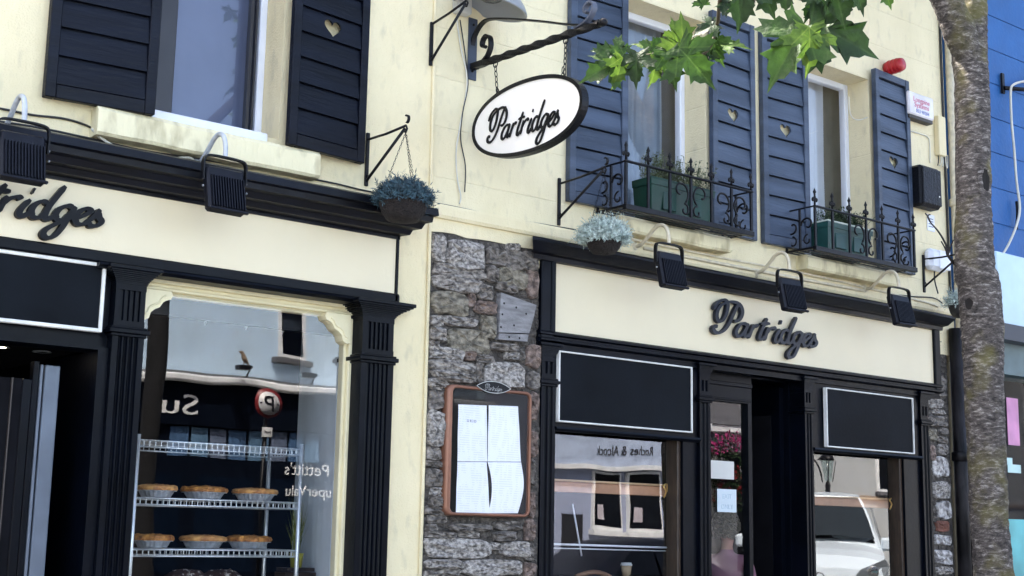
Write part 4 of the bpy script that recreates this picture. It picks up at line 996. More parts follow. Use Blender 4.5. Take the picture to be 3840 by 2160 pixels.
def planter(x0, x1, y0, y1, z0, z1, m, lipm, lab, flare=.03):
    t = thing('planter', lab, 'planter', ((x0+x1)/2,(y0+y1)/2,z0)); a = MB()
    q = lambda e,z: [(x0-e,y0-e,z),(x1+e,y0-e,z),(x1+e,y1,z),(x0-e,y1,z)]
    a.add(q(-flare,z0)+q(-flare*.25,z1-.04)+q(.0,z1-.04)+q(.004,z1)+q(-.012,z1)+q(-.014,z1-.03),[(0,1,2,3)]+[(4*k+i,4*k+(i+1)%4,4*k+4+(i+1)%4,4*k+4+i) for k in range(5) for i in range(4)]+[(20,21,22,23)])
    o = a.build('trough', m, t)
    for c in (x0+(x1-x0)*.3, x0+(x1-x0)*.7):
        B((c-.06,y0+.006,z0+.045),(c+.06,y0+.02,z1-.075),bev=.004).build('raised_panel', m, o)
    l = MB(); l.box((x0-.006,y0-.006,z1-.004),(x1+.006,y0+.012,z1+.010),bev=.003).box((x0-.006,y0+.0125,z1-.0035),(x0+.012,y1,z1+.0095),bev=.003); l.build('rim', lipm, o)
    return t
planter(6.12, 6.72, -.205, -.02, 3.69, 3.93, M_green_pl, M_green_pl, 'deep green plastic planter of sparse herbs behind the first guard')
planter(7.93, 8.46, -.205, -.02, 3.69, 3.925, M_teal_pl, mat('pale_rim',(0.55,0.62,0.55),.5), 'teal plastic planter with a pale rim behind the second guard')
def herbs(x0, x1, z, lab, seed, n, hmax, m):
    t = thing('window_plant', lab, 'plant', ((x0+x1)/2,-.11,z)); rnd = random.Random(seed); st = MB(); fo = MB()
    for i in range(n):
        x = rnd.uniform(x0,x1); y = rnd.uniform(-.18,-.05); h = rnd.uniform(.4,1)*hmax; dx = rnd.gauss(0,.04); dy = rnd.gauss(-.01,.03)
        pts = [Vector((x,y,z)),Vector((x+dx*.5,y+dy*.5,z+h*.6)),Vector((x+dx,y+dy,z+h))]
        st.tube(pts,.0016,4,cap=False)
        for k in range(10):
            s = rnd.random(); p = pts[0].lerp(pts[2],.3+.7*s)
            d = Vector((rnd.gauss(0,1),rnd.gauss(0,1),rnd.gauss(.3,.6))).normalized(); L = rnd.uniform(.012,.028); sd = d.cross(Vector((0,0,1))).normalized()*L*.28
            fo.add([p,p+d*L*.5+sd,p+d*L,p+d*L*.5-sd],[(0,1,2,3)])
    st.build('stems', m, t); o = fo.build('foliage', m, t); o['kind'] = 'stuff'
M_herb = mat('grey_green_herb',(0.075,0.11,0.05),.6,var=.5,scale=30,trans=.2,col2=(0.22,0.26,0.14))
M_herb2 = mat('dark_green_herb',(0.02,0.05,0.022),.6,var=.5,scale=30,trans=.2,col2=(0.08,0.13,0.06))
herbs(6.16,6.72,3.91,'straggly grey green herbs in the deep green planter',1,190,.23,M_herb)
herbs(7.95,8.44,3.90,'low dark leafy plants in the teal planter',2,230,.16,M_herb2)
def curtain(x0, x1, z0, z1, y, m, lab, amp=.018, k=26):
    mb = MB(); n = 60; vs = []
    for i in range(n+1):
        x = x0+(x1-x0)*i/n; yy = y+amp*sin(x*k)+amp*.5*sin(x*k*2.3+1)
        vs += [(x,yy,z0),(x,yy*1.0+.01*sin(x*9),(z0+z1)/2),(x,yy,z1)]
    fs = [(3*i+k,3*i+3+k,3*i+4+k,3*i+1+k) for i in range(n) for k in (0,1)]
    o = mb.add(vs,fs,smooth=True).build('curtain', m); tag(o,lab,'curtain'); return o
M_net = mat('net_curtain',(0.26,0.32,0.40),.9,var=.15,scale=4,trans=.3)
M_lin = mat('white_curtain',(0.70,0.74,0.80),.9,var=.05,trans=.3)
M_drape = mat('slate_drape',(0.05,0.055,0.075),.9,var=.2)
curtain(3.0,3.6,3.7,5.3,.36,mat('sky_tinted_net',(0.16,0.19,0.30),.9,var=.08,scale=2,trans=.2),'net curtain tinted like reflected sky in the bakery upstairs window',.006,14)  # net added and tinted to carry the blue of sky reflected in the pane
curtain(6.05,6.76,3.7,5.3,.36,M_net,'pale net curtain in the first guarded window')
curtain(7.95,8.58,3.7,5.3,.34,M_lin,'white curtain in the second guarded window')
curtain(6.74,7.1,3.7,5.3,.42,M_drape,'dark drape beside the net curtain in the first guarded window',.01,18)
curtain(8.56,8.95,3.7,5.3,.42,mat('olive_drape',(0.11,0.11,0.095),.9,var=.2),'olive drape beside the white curtain in the second guarded window',.012,22)
# ================================================================== pipes, boxes and cables on the wall
def cable(pts, r, m, lab, k=5, name='cable'):
    o = MB().tube(catmull(pts,k),r,6).build(name, m); tag(o,lab,'cable'); return o
def Wq(q, y): p = W(q,y); return (p.x,p.y,p.z)
cable([Wq(q,-.008) for q in [T(0,0,-160,790),T(0,0,20,822),T(0,0,250,868),T(0,0,450,890),T(0,0,580,920),T(0,0,690,965),T(0,0,735,1010),T(0,0,770,1045)]],.006,M_cable,'black cable sagging along the bakery wall under the left shutter')
cable([Wq(q,-.05) for q in [T(0,0,690,970),T(0,0,760,1040),T(0,0,900,1120),T(0,0,1100,1180),T(0,0,1280,1195),T(0,0,1430,1190),T(0,0,1470,1225)]],.007,M_cable_w,'pale cable running along the bakery cornice to the floodlight')
cable([Wq(q,-.02) for q in [T(0,0,-100,905),T(0,0,250,955),T(0,0,700,1050),T(0,0,1100,1140),T(0,0,1500,1200),T(1,0,0,1262)]],.006,M_cable,'thin black cable along the top of the bakery cornice')
cable([Wq(q,-.012) for q in [T(1,0,420,1350),T(1,0,600,1385),T(1,0,870,1448),T(1,1,1360,85),T(1,1,1540,120),T(1,1,1740,165),T(2,1,0,205),T(2,1,480,285)]],.005,M_cable,'thin black cable clipped along the string course')
cable([Wq(q,-.012) for q in [T(1,0,1505,0),T(1,0,1520,180),T(1,0,1550,380),T(1,0,1590,560),T(1,0,1585,700),T(1,0,1540,950),T(1,0,1510,1150),T(1,0,1520,1350),T(1,1,1545,30),T(1,1,1535,90)]],.005,M_cable_w,'loose pale cable hanging behind the oval sign')
cable([Wq(q,-.016) for q in [T(1,0,1540,150),T(1,0,1580,420),T(1,0,1600,640),T(1,0,1560,850),T(1,0,1545,1050),T(1,0,1580,1250),T(1,0,1575,1449)]],.004,M_cable,'second thin dark cable hanging behind the oval sign')
cable([(6.2,-.045,3.49),(6.9,-.045,3.487),(7.3,-.045,3.487),(8.0,-.045,3.49),(8.55,-.045,3.495)],.013,M_cond_cream,'cream conduit linking the cafe floodlights',3,'conduit')
cable([(6.0,-.045,3.535),(7.0,-.045,3.53),(8.0,-.045,3.535),(9.3,-.045,3.50),(9.5,-.05,3.48)],.008,M_cond_cream,'thin cream cable above the cafe conduit',4)
cable([Wq(q,-.02) for q in [T(3,1,870,765),T(3,1,1100,790),T(3,1,1250,800),T(3,1,1330,850)]],.006,M_cable,'dark cable leaving the last cafe floodlight')
cable([Wq(q,-.02) for q in [T(3,0,610,730),T(3,0,615,830),T(3,0,640,890),T(3,0,690,905),T(3,0,750,885)]],.004,M_cable_w,'short pale cable looping from the second window to its shutter')
cable([Wq(q,-.01) for q in [T(3,0,1045,980),T(3,0,1130,1005),T(3,0,1200,1030),T(3,0,1220,1080),T(3,0,1222,1230)]],.005,M_cable_w,'pale cable bending down to the black junction box')
# alarm box
p0, p1 = W(T(3,0,1050,690),-.06), W(T(3,0,1245,935),-.06)
ab = thing('alarm_box', 'white alarm box with red and blue lettering', 'alarm box', ((p0.x+p1.x)/2,0,p1.z))
B((p0.x,-.075,p1.z+.02),(p1.x,.0,p0.z+.01),bev=.012).build('cover', mat('white_plastic',(0.74,0.71,0.74),.4), ab)
B((p0.x+.01,-.068,p1.z-.01),(p1.x-.01,-.005,p1.z+.022),bev=.004).build('base_grille', mat('dark_grille',(0.05,0.045,0.04),.6), ab)
M_redink = mat('red_ink',(0.62,0.16,0.24),.6); M_blueink = mat('blue_ink',(0.12,0.17,0.45),.6)
cx = (p0.x+p1.x)/2; hz = p0.z-p1.z
text_mesh('Longpine', .062, M_redink, ab, (cx,-.0765,p1.z+hz*.66), FRONT, .0008); text_mesh('Systems', .062, M_redink, ab, (cx,-.0765,p1.z+hz*.44), FRONT, .0008); text_mesh('053 90204', .042, M_blueink, ab, (cx+.01,-.0765,p1.z+hz*.22), FRONT, .0008)
# red siren: a stubby drum sticking out of the wall
ps = W(T(3,0,890,520),0); sr = thing('alarm_siren', 'red drum shaped siren sticking out above the last shutter', 'siren', ps)
MB().lathe([(.0005,-.005),(.050,-.005),(.056,-.03),(.056,-.14),(.050,-.160),(.0005,-.165)],22,ps,axis='y').build('drum', M_red, sr)
for yy in (-.04,-.075,-.11): MB().lathe([(.0565,yy),(.0600,yy-.003),(.0600,yy-.012),(.0565,yy-.015)],22,ps,axis='y',cap=False).build('rim', M_red, sr)
# black junction box
p0, p1 = W(T(3,0,1135,1245),-.1), W(T(3,1,1300,140),-.1)
jb = thing('junction_box', 'black plastic junction box with mounting ears', 'junction box', ((p0.x+p1.x)/2,0,p1.z))
B((p0.x,-.12,p1.z),(p1.x,.0,p0.z+.01),bev=.022).build('box', mat('black_plastic',(0.0035,0.0045,0.008),.5,spec=.2,var=.3,scale=30,bump=.4,bscale=60), jb)
B((p0.x+.015,-.132,p1.z+.02),(p1.x-.015,-.118,p0.z-.01),bev=.01).build('lid', mat('black_plastic_lid',(0.004,0.0055,0.010),.45,spec=.25,var=.5,scale=25,bump=.6,bscale=45), jb)
for z in (p0.z-.05,p1.z+.07):
    MB().tube([(p0.x-.025+.028*cos(a),-.03,z+.028*sin(a)) for a in [2*pi*i/14 for i in range(14)]],.011,6,closed=True).build('mounting_ear', M_iron, jb)
MB().lathe([(.0005,-.135),(.007,-.134),(.008,-.13)],8,((p1.x-.05),0,p1.z+.10),axis='y').build('screw', M_silver, jb)
# cable trunking with frayed cables
p0, p1 = W(T(3,0,1240,960),0), W(T(3,0,1340,1200),0)
tr = thing('cable_trunking', 'cream cable trunking spilling wires above the junction box', 'trunking', ((p0.x+p1.x)/2,0,p1.z))
B((p0.x+.02,-.05,p1.z),(p1.x-.05,.0,p0.z+.1),bev=.006).build('cover', wall_cream, tr)
for i in range(7):
    x = p0.x+.035+i*.028; MB().tube(catmull([(x,-.02,p1.z+.03),(x+random.uniform(-.02,.02),-.03,p1.z-.04),(x-.03+random.uniform(-.03,.03),-.05,p1.z-.10)],4),.005,5).build('wire', M_cable_w if i%3 else M_cable, tr)
# white meter box
p0, p1 = W(T(3,1,1200,430),-.05), W(T(3,1,1345,630),-.05)
mb_ = thing('meter_box', 'white rounded meter box behind the last basket bracket', 'meter box', ((p0.x+p1.x)/2,0,p1.z))
B((p0.x,-.09,p1.z+.02),(p1.x,.0,p0.z+.01),bev=.03).build('case', M_white, mb_)
B((p0.x+.10,-.10,p1.z+.03),(p1.x+.0,-.085,p0.z),bev=.012).build('door', M_white, mb_)
MB().tube(catmull([(p0.x+.12,-.03,p1.z+.03),(p0.x+.12,-.03,p1.z-.06),(p0.x+.16,-.03,p1.z-.16)],4),.006,5).build('lead', M_cable, mb_)
# small white plate with print under the junction box
pp = W(T(3,1,1225,235),0)
pt = thing('wall_plate','small white plate under the junction box','plate',pp)
B((pp.x-.05,-.008,pp.z-.07),(pp.x+.05,.0,pp.z+.07),bev=.002).build('plate', M_white, pt)
for i in range(4): B((pp.x-.035,-.0085,pp.z+.03-i*.022),(pp.x+.03,-.0078,pp.z+.037-i*.022)).build('print_line', M_ink, pt)
# downpipes
dp = thing('downpipe','cream downpipe at the end of the pale building','downpipe',(9.86,-.03,3.4))
MB().tube([(9.785,-.06,6.9),(9.785,-.06,3.5),(9.785,-.06,3.26)],.036,14).build('pipe', M_cond_cream, dp)
MB().lathe([(.04,4.36),(.052,4.37),(.052,4.42),(.04,4.43)],14,(9.785,-.06,0)).build('collar', M_cond_cream, dp)
MB().tube([(9.735,-.012,6.9),(9.735,-.012,3.5)],.010,8).build('side_pipe', mat('dark_pipe',(0.03,0.03,0.03),.5), dp)
for k,(x,r,lb) in enumerate(((9.70,.055,'left of the pair of black cast iron downpipes'),(9.825,.062,'right of the pair of black cast iron downpipes'))):
    t = thing('downpipe', lb, 'downpipe', (x,-.07,ZG))
    MB().tube([(x,-.07,3.27 if k else 3.32),(x,-.07,ZG)],r,16).build('pipe', mat('black_iron_pipe',(0.003,0.003,0.0045),.45,var=.5,scale=7,bump=.3,bscale=25,stretch=(1,1,.3),col2=(0.035,0.032,0.034),edge=(.45,.75),spec=.15), t)
    MB().lathe([(r,2.24),(r+.014,2.25),(r+.014,2.31),(r,2.32)],16,(x,-.07,0)).build('collar', MATS['black_iron_pipe'], t)
# blue building fittings
bk = thing('cable_bracket','dark angle bracket on the blue wall','bracket',(10.7,0,5.58))
b0 = W((3765,330),-.02)
B((b0.x-.02,-.02,b0.z-.05),(b0.x+.02,.0,b0.z+.14),bev=.003).build('wall_plate', M_iron, bk)
MB().tube([(b0.x,-.02,b0.z),(b0.x+.25,-.10,b0.z+.02),(b0.x+.5,-.16,b0.z+.1)],.02,8).build('arm', M_iron, bk)
cable([Wq(q,-.06) for q in [(3900,300),(3840,305),(3800,318),(3790,345),(3793,450),(3803,560),(3812,680),(3824,780),(3810,850),(3780,920),(3752,965)]],.011,M_cable_w,'white cable dangling down the blue wall',5)
cable([Wq(q,-.03) for q in [(3812,755),(3815,800),(3812,860)]],.012,M_iron,'short black clip bar on the blue wall',3,'clip_bar')
def poster(x0,x1,z0,z1,y,m,lab,name='poster'):
    o = B((x0,y,z0),(x1,y+.004,z1)).build(name,m); tag(o,lab,'poster'); return o
q0,q1 = W((3775,1490),.03),W((3826,1672),.03)
poster(q0.x,q1.x,q1.z,q0.z,.032,mat('pink_paper',(0.62,0.28,0.46),.7),'pink poster in the shop window beyond the tree')
for k,(a,b,c,d) in enumerate(((3780,1740,3830,1775),(3770,1715,3800,1745))):
    q0,q1 = W((a,b),.03),W((c,d),.03); poster(q0.x,q1.x,q1.z,q0.z,.032+.005*k,mat('pale_teal_paper',(0.5,0.68,0.66),.7),'small pale green note in the shop window beyond the tree' if k else 'wide pale green note in the shop window beyond the tree','window_note')

# ================================================================== the bakery window: wire rack, pies, plant
rk = thing('wire_rack','chromed wire rack of pies in the bakery window','rack',(3.43,.62,ZG+.44))
RX0,RX1,RY0,RY1 = 2.962,3.948,.42,.80
for x in (RX0,RX1):
    for y in (RY0,RY1):
        MB().tube([(x,y,ZG+.44),(x,y,2.085)],.0125,10).build('post', M_chrome, rk)
for z in (2.055,1.752,1.485,1.20):
    s = MB()
    for y in (RY0,RY1):
        s.tube([(RX0,y,z),(RX1,y,z)],.0048,6).tube([(RX0,y,z-.034),(RX1,y,z-.034)],.0048,6)
        k = 30
        for i in range(k+1): x = RX0+(RX1-RX0)*i/k; s.tube([(x,y,z),(x,y,z-.034)],.003,5,cap=False)
    for x in (RX0,RX1):
        s.tube([(x,RY0,z),(x,RY1,z)],.0048,6).tube([(x,RY0,z-.034),(x,RY1,z-.034)],.0048,6)
        for i in range(12): y = RY0+(RY1-RY0)*i/11; s.tube([(x,y,z),(x,y,z-.034)],.003,5,cap=False)
    for i in range(16): y = RY0+(RY1-RY0)*(i+.5)/16; s.tube([(RX0,y,z+.003),(RX1,y,z+.003)],.0022,4,cap=False)
    s.build('shelf', M_chrome, rk)
def make_pie(m, seed, flat_top):
    t = thing('pie','x','pie',(0,0,0))
    tr_ = MB(); n = 48; prof = [(.082,0),(.104,.032),(.116,.034),(.117,.030)]; vs = []; fs = []
    for r,h in prof:
        for k in range(n): a = 2*pi*k/n; rr = r*(1+.018*cos(k*pi) if h < .033 else 1); vs.append((rr*cos(a),rr*sin(a),h))
    for i in range(3):
        for k in range(n): fs.append((i*n+k,i*n+(k+1)%n,(i+1)*n+(k+1)%n,(i+1)*n+k))
    fs.append(list(range(n))); tr_.add(vs,fs).build('foil_tray', M_foil, t)
    c = MB(); vs = []; fs = []; rings = [(.119,.033),(.124,.041),(.119,.052),(.106,.056),(.085,.058),(.06,.061),(.03,.062)]
    for i,(r,h) in enumerate(rings):
        for k in range(n):
            a = 2*pi*k/n; p = Vector((cos(a)*r,sin(a)*r,h)); d = noise.noise(p*30+Vector((seed,0,0)))*(.004 if flat_top else .010)+ (noise.noise(p*75+Vector((0,seed,0)))*.004)
            cr_ = 1+.03*sin(a*17) if i in (1,2) else 1
            vs.append((p.x*cr_,p.y*cr_,h+(d if i > 0 else 0)))
    for i in range(len(rings)-1):
        for k in range(n): fs.append((i*n+k,i*n+(k+1)%n,(i+1)*n+(k+1)%n,(i+1)*n+k))
    fs.append([(len(rings)-1)*n+k for k in range(n)]); c.add(vs,fs,smooth=True).build('crust', m, t)
    return t
pz = {}
for i,(x,z,m,s,fl_,lb) in enumerate(((3.155,1.760,M_crust2,1,True,'flat pale pie at the post end of the upper pie shelf'),(3.445,1.760,M_crust,2,False,'crusty golden pie in the middle of the upper pie shelf'),(3.76,1.760,M_crust2,3,True,'pale broad pie at the window-side end of the upper pie shelf'),
        (3.152,1.493,M_crust,4,False,'browned pie at the post end of the lower pie shelf'),(3.455,1.493,M_crust2,5,True,'flat tan pie in the middle of the lower pie shelf'),(3.735,1.493,M_crust,6,False,'golden lumpy pie at the far end of the lower pie shelf'))):
    o = make_pie(m, s*3.7, fl_); o.location = (x,.60 if i%3 else .585,z); o['label'] = lb; o['group'] = 'pies on the wire rack'; o.scale = (1.06,1.06,1.15)
    if i%3 == 0: o.scale = (.92,.92,1.15)
for k,(x,lb) in enumerate(((3.36,'dark crumb topped cake beside the twin cake on the bottom shelf'),(3.58,'dark cake dusted white on the bottom shelf'))):
    t = thing('cake',lb,'cake',(x,.60,1.208)); c = MB(); n = 32; vs = []; fs = []; R_ = [(.10,0),(.125,.04),(.125,.09),(.11,.13),(.075,.158),(.035,.165)]
    for r,h in R_:
        for q in range(n): a = 2*pi*q/n; p = Vector((x+r*cos(a),.60+r*sin(a),1.208+h)); d = noise.noise(p*28)*.010+noise.noise(p*70)*.007; vs.append(p+Vector((cos(a)*d,sin(a)*d,d if h else 0)))
    for i in range(len(R_)-1):
        for q in range(n): fs.append((i*n+q,i*n+(q+1)%n,(i+1)*n+(q+1)%n,(i+1)*n+q))
    fs += [list(range(n)),[(len(R_)-1)*n+q for q in range(n)]]; c.add(vs,fs,smooth=True).build('crumb', M_cake, t)
# potted grass on a crate at the side of the window
cr = thing('wooden_crate','brown wooden crate under the potted grass','crate',(4.06,.62,ZG+.44)); 
for z in (1.13,1.245,1.36):
    B((3.965,.55,z-.10),(4.155,.56,z),bev=.002).build('slat', M_wood, cr); B((3.965,.69,z-.10),(4.155,.70,z),bev=.002).build('slat', M_wood, cr)
    B((3.96,.561,z-.10),(3.97,.689,z),bev=.002).build('slat', M_wood, cr); B((4.15,.561,z-.10),(4.16,.689,z),bev=.002).build('slat', M_wood, cr)
B((3.97,.561,1.365),(4.15,.689,1.385)).build('top_board', M_wood, cr)
M_lime = mat('lime_pot',(0.42,0.40,0.05),.4); M_blade = mat('grass_blade',(0.16,0.20,0.02),.5,var=.4,scale=30,trans=.3,col2=(0.40,0.42,0.08))
pg = thing('potted_grass','tall yellow green grass in a lime pot on the crate','potted plant',(4.06,.62,1.386))
MB().lathe([(.032,1.386),(.040,1.46),(.043,1.468),(.036,1.466),(.034,1.45)],20,(4.06,.62,0)).build('pot', M_lime, pg)
gb = MB(); rnd = random.Random(9)
for i in range(70):
    a = rnd.uniform(0,6.28); r = rnd.uniform(0,.026); l = rnd.uniform(.18,.34); o = Vector((cos(a),sin(a),0)); p = Vector((4.06,.62,1.46))+o*r; e = rnd.uniform(.02,.075); s = Vector((-sin(a),cos(a),0))*.0022
    m1 = p+Vector((0,0,l*.5))+o*e*.35; m2 = p+Vector((0,0,l))+o*e
    gb.add([p-s,p+s,m1+s,m1-s,m2],[(0,1,2,3),(3,2,4)])
o = gb.build('blades', M_blade, pg); o['kind'] = 'stuff'

# ================================================================== the cafe windows
def rail(x0,x1,z0,z1,y,lab):
    t = thing('window_rail',lab,'rail',((x0+x1)/2,y,z0))
    B((x0,y,z0),(x1,y+.02,z1),bev=.004).build('board', M_tan, t)
    MB().tube([(x0,y-.012,z1+.006),(x1,y-.012,z1+.006)],.007,8).build('brass_rod', mat('pale_wood_edge',(0.62,0.42,0.24),.4), t)
    for x in ((x1-.04,x0+.05) if x0 > 7 else (x1-.05,)):
        MB().tube(catmull([(x,y-.02,z0-.01),(x+.008,y-.035,z0+.03),(x-.01,y-.03,z1),(x+.02,y-.03,z1+.012),(x+.03,y-.02,z0+.03)],4),.006,6).build('brass_hook', M_brass, t)
rail(5.50,6.60,1.868,1.935,.14,'tan wooden rail with a brass hook across the long cafe window')
rail(7.98,9.05,1.852,1.915,.14,'tan wooden rail with brass hooks across the right cafe window')
o = MB().tube([(5.48,.13,1.545),(6.60,.13,1.53)],.007,8).tube([(5.48,.15,1.52),(6.60,.15,1.508)],.004,6).build('curtain_rod', M_white); tag(o,'thin white double rod across the long cafe window','rod')
o = MB().tube([(5.83,.22,1.80),(5.93,.24,1.47)],.0055,8).build('leaning_stick', M_white); tag(o,'thin white stick leaning inside the long cafe window','stick')
# takeaway cup on a round table
tb = thing('cafe_table','round dark cafe table inside the long window','table',(6.85,.85,ZG))
MB().lathe([(.0005,1.30),(.34,1.30),(.35,1.31),(.34,1.325),(.0005,1.325)],36,(6.60,.72,0)).build('table_top', mat('dark_table',(0.03,0.02,0.018),.3), tb)
MB().tube([(6.60,.72,ZG+.02),(6.60,.72,1.30)],.03,12).build('column', M_iron, tb); MB().lathe([(.0005,ZG+.015),(.22,ZG+.015),(.2,ZG+.03),(.03,ZG+.06)],24,(6.60,.72,0)).build('base', M_iron, tb)
cu = thing('takeaway_cup','kraft takeaway cup with a pale lid on the cafe table','cup',(6.50,.33,1.325))
c0_ = Vector((6.52,.45,0))
MB().lathe([(.026,1.326),(.038,1.405),(.037,1.405)],24,c0_).build('cup', mat('kraft_card',(0.42,0.32,0.20),.7), cu)
MB().lathe([(.040,1.403),(.0415,1.408),(.0405,1.412),(.037,1.414),(.0355,1.424),(.030,1.424),(.028,1.420),(.0005,1.420)],24,c0_).build('lid', mat('pale_lid',(0.66,0.68,0.68),.4), cu)
def chair(x,y,rz,lab):
    t = thing('cafe_chair',lab,'chair',(x,y,ZG)); m = Matrix.Translation((x,y,ZG))@Matrix.Rotation(rz,4,'Z')
    MB().box((-.2,-.2,.44),(.2,.2,.47),bev=.01).xf(m).build('seat', M_wood, t)
    for sx in (-1,1):
        for sy in (-1,1): MB().tube([(sx*.18,sy*.18,.44),(sx*.2,sy*.2,.0)],.015,8).xf(m).build('leg', M_wood, t)
        MB().tube([(sx*.18,.19,.46),(sx*.19,.22,.9)],.015,8).xf(m).build('back_post', M_wood, t)
    MB().tube(catmull([(-.20,.21,.86),(-.18,.22,.99),(0,.24,1.05),(.18,.22,.99),(.20,.21,.86)],5),.016,8).xf(m).build('back_hoop', M_tan, t)
chair(6.55,.98,2.9,'bentwood chair behind the takeaway cup'); chair(5.95,.75,.4,'bentwood chair by the leaning stick')
# notices on the cafe door
def notice(x0,x1,z0,z1,lab,m): 
    o = B((x0,.116,z0),(x1,.1185,z1)).build('notice', m); tag(o,lab,'notice'); return o
notice(6.99,7.237,2.005,2.13,'blank looking white card on the cafe door',mat('card_white',(0.62,0.61,0.57),.8,var=.04))
nx = thing('notice','pale sheet reading exit only on the cafe door','notice',(7.16,.118,1.78))
B((7.066,.116,1.778),(7.259,.1185,1.936)).build('sheet', mat('sheet_pale',(0.62,0.70,0.74),.8,var=.03), nx)
M_bi = mat('faded_blue_ink',(0.44,0.56,0.64),.8)
text_mesh('EXIT', .046, M_bi, nx, (7.162,.1155,1.87), FRONT, .0004); text_mesh('ONLY', .046, M_bi, nx, (7.162,.1155,1.80), FRONT, .0004)

# ================================================================== person in pink inside the cafe
def person(px, py, zg, rz):
    t = thing('person','person with curly grey hair in a pink jumper standing behind the cafe door glass','person',(px,py,zg)); S = .835
    V = [('pel',(0,0,.94),.15,.11),('wst',(0,0,1.06),.14,.105),('chs',(0,.0,1.25),.165,.12),('nkb',(0,.01,1.41),.085,.07),('nck',(0,.005,1.47),.046,.048),('hdb',(0,-.025,1.535),.056,.072),('hdm',(0,-.01,1.62),.080,.100),('hdt',(0,.005,1.70),.066,.082),
         ('shL',(-.18,.0,1.365),.068,.066),('elL',(-.24,.02,1.13),.046,.046),('wrL',(-.20,-.14,.93),.03,.028),('haL',(-.18,-.19,.88),.032,.02),
         ('shR',(.18,.0,1.365),.068,.066),('elR',(.24,.02,1.13),.046,.046),('wrR',(.20,-.14,.93),.03,.028),('haR',(.18,-.19,.88),.032,.02),
         ('hpL',(-.09,0,.88),.095,.095),('knL',(-.10,-.01,.50),.06,.062),('anL',(-.10,.02,.09),.042,.045),('toL',(-.11,-.13,.04),.035,.03),
         ('hpR',(.09,0,.88),.095,.095),('knR',(.10,-.01,.50),.06,.062),('anR',(.10,.02,.09),.042,.045),('toR',(.11,-.13,.04),.035,.03)]
    ix = {v[0]:i for i,v in enumerate(V)}
    E_ = [('pel','wst'),('wst','chs'),('chs','nkb'),('nkb','nck'),('nck','hdb'),('hdb','hdm'),('hdm','hdt')]
    for s in 'LR': E_ += [('chs','sh'+s),('sh'+s,'el'+s),('el'+s,'wr'+s),('wr'+s,'ha'+s),('pel','hp'+s),('hp'+s,'kn'+s),('kn'+s,'an'+s),('an'+s,'to'+s)]
    me = bpy.data.meshes.new('body'); me.from_pydata([Vector(v[1])*S for v in V],[(ix[a],ix[b]) for a,b in E_],[])
    o = bpy.data.objects.new('body', me); COL.objects.link(o); o.parent = t
    mo = o.modifiers.new('skin','SKIN'); mo.use_smooth_shade = True
    for i,v in enumerate(V):
        sv = me.skin_vertices[0].data[i]; sv.radius = (v[2]*S,v[3]*S); sv.use_root = (i == 0)
    su = o.modifiers.new('sub','SUBSURF'); su.levels = 2; su.render_levels = 2
    # skin, jumper and trousers follow the height on the body
    m = bpy.data.materials.new('skin_and_clothes'); m.use_nodes = True; N = m.node_tree.nodes; L = m.node_tree.links; b = N['Principled BSDF']; b.inputs['Roughness'].default_value = .75
    tc = N.new('ShaderNodeTexCoord'); sp = N.new('ShaderNodeSeparateXYZ'); L.new(tc.outputs['Object'], sp.inputs[0]); rp = N.new('ShaderNodeValToRGB'); rp.color_ramp.interpolation = 'CONSTANT'
    mr = N.new('ShaderNodeMapRange'); mr.inputs[1].default_value = 0; mr.inputs[2].default_value = 1.8; L.new(sp.outputs[2], mr.inputs[0]); L.new(mr.outputs[0], rp.inputs[0])
    e = rp.color_ramp.elements; e[0].position = 0; e[0].color = (.03,.035,.06,1); e[1].position = .88*S/1.8+.02; e[1].color = (.25,.115,.155,1)
    k = e.new(1.445*S/1.8); k.color = (.40,.21,.16,1); L.new(rp.outputs[0], b.inputs['Base Color']); me.materials.append(m)
    hd = Vector((0,-.002,1.645))*S
    hm = mat('grey_brown_hair',(0.10,0.09,0.06),.6,var=.4,scale=40); h = MB(); vs = []; fs = []; n = 20
    for j in range(9):
        el = -.5+j*.255; 
        for i in range(n):
            a = 2*pi*i/n; front = max(0,-sin(a)); rr = 1.0 if el > .5 else 1-.35*front
            z = hd.z+.118*sin(max(el,-.35 if front > .3 else el)); vs.append((hd.x+.088*cos(a)*cos(el*.95)*rr, hd.y+.022+.104*sin(a)*cos(el*.95)*rr, z))
    for j in range(8):
        for i in range(n): fs.append((j*n+i,j*n+(i+1)%n,(j+1)*n+(i+1)%n,(j+1)*n+i))
    ORG[t.name] = Vector()
    h.add(vs,fs,smooth=True); rnd_ = random.Random(4)
    for q in range(900):
        a = rnd_.uniform(0,2*pi); el = rnd_.uniform(-.75 if sin(a) > 0 else -.3,1.5); 
        if sin(a) < -.3 and el < .45: continue
        c_ = Vector((hd.x+.094*cos(a)*cos(el),hd.y+.02+.114*sin(a)*cos(el),hd.z+.12*sin(el))); u_ = Vector((rnd_.gauss(0,1),rnd_.gauss(0,1),rnd_.gauss(0,1))).normalized()*.010; w_ = u_.orthogonal().normalized()*.010
        h.tube([c_+u_*cos(b2)+w_*sin(b2) for b2 in [i2*.9 for i2 in range(6)]],.0045,4)
    h.build('hair', hm, t)
    f = MB(); f.lathe([(.0005,-.018),(.010,-.010),(.012,.0),(.008,.018),(.0005,.03)],8,(0,-.108*S,1.60*S)); f.build('nose', mat('skin',(.40,.21,.16),.6), t)
    for s in (-1,1):
        MB().lathe([(.0005,-.01),(.010,-.004),(.012,.002)],10,(s*.030,-.098*S,1.635*S),axis='y').build('eye', mat('eye_dark',(.05,.04,.035),.3), t)
        MB().lathe([(.0005,-.012),(.012,-.006),(.014,.01)],10,(s*.080*S,-.0,1.61*S),axis='x').build('ear', MATS['skin'], t)
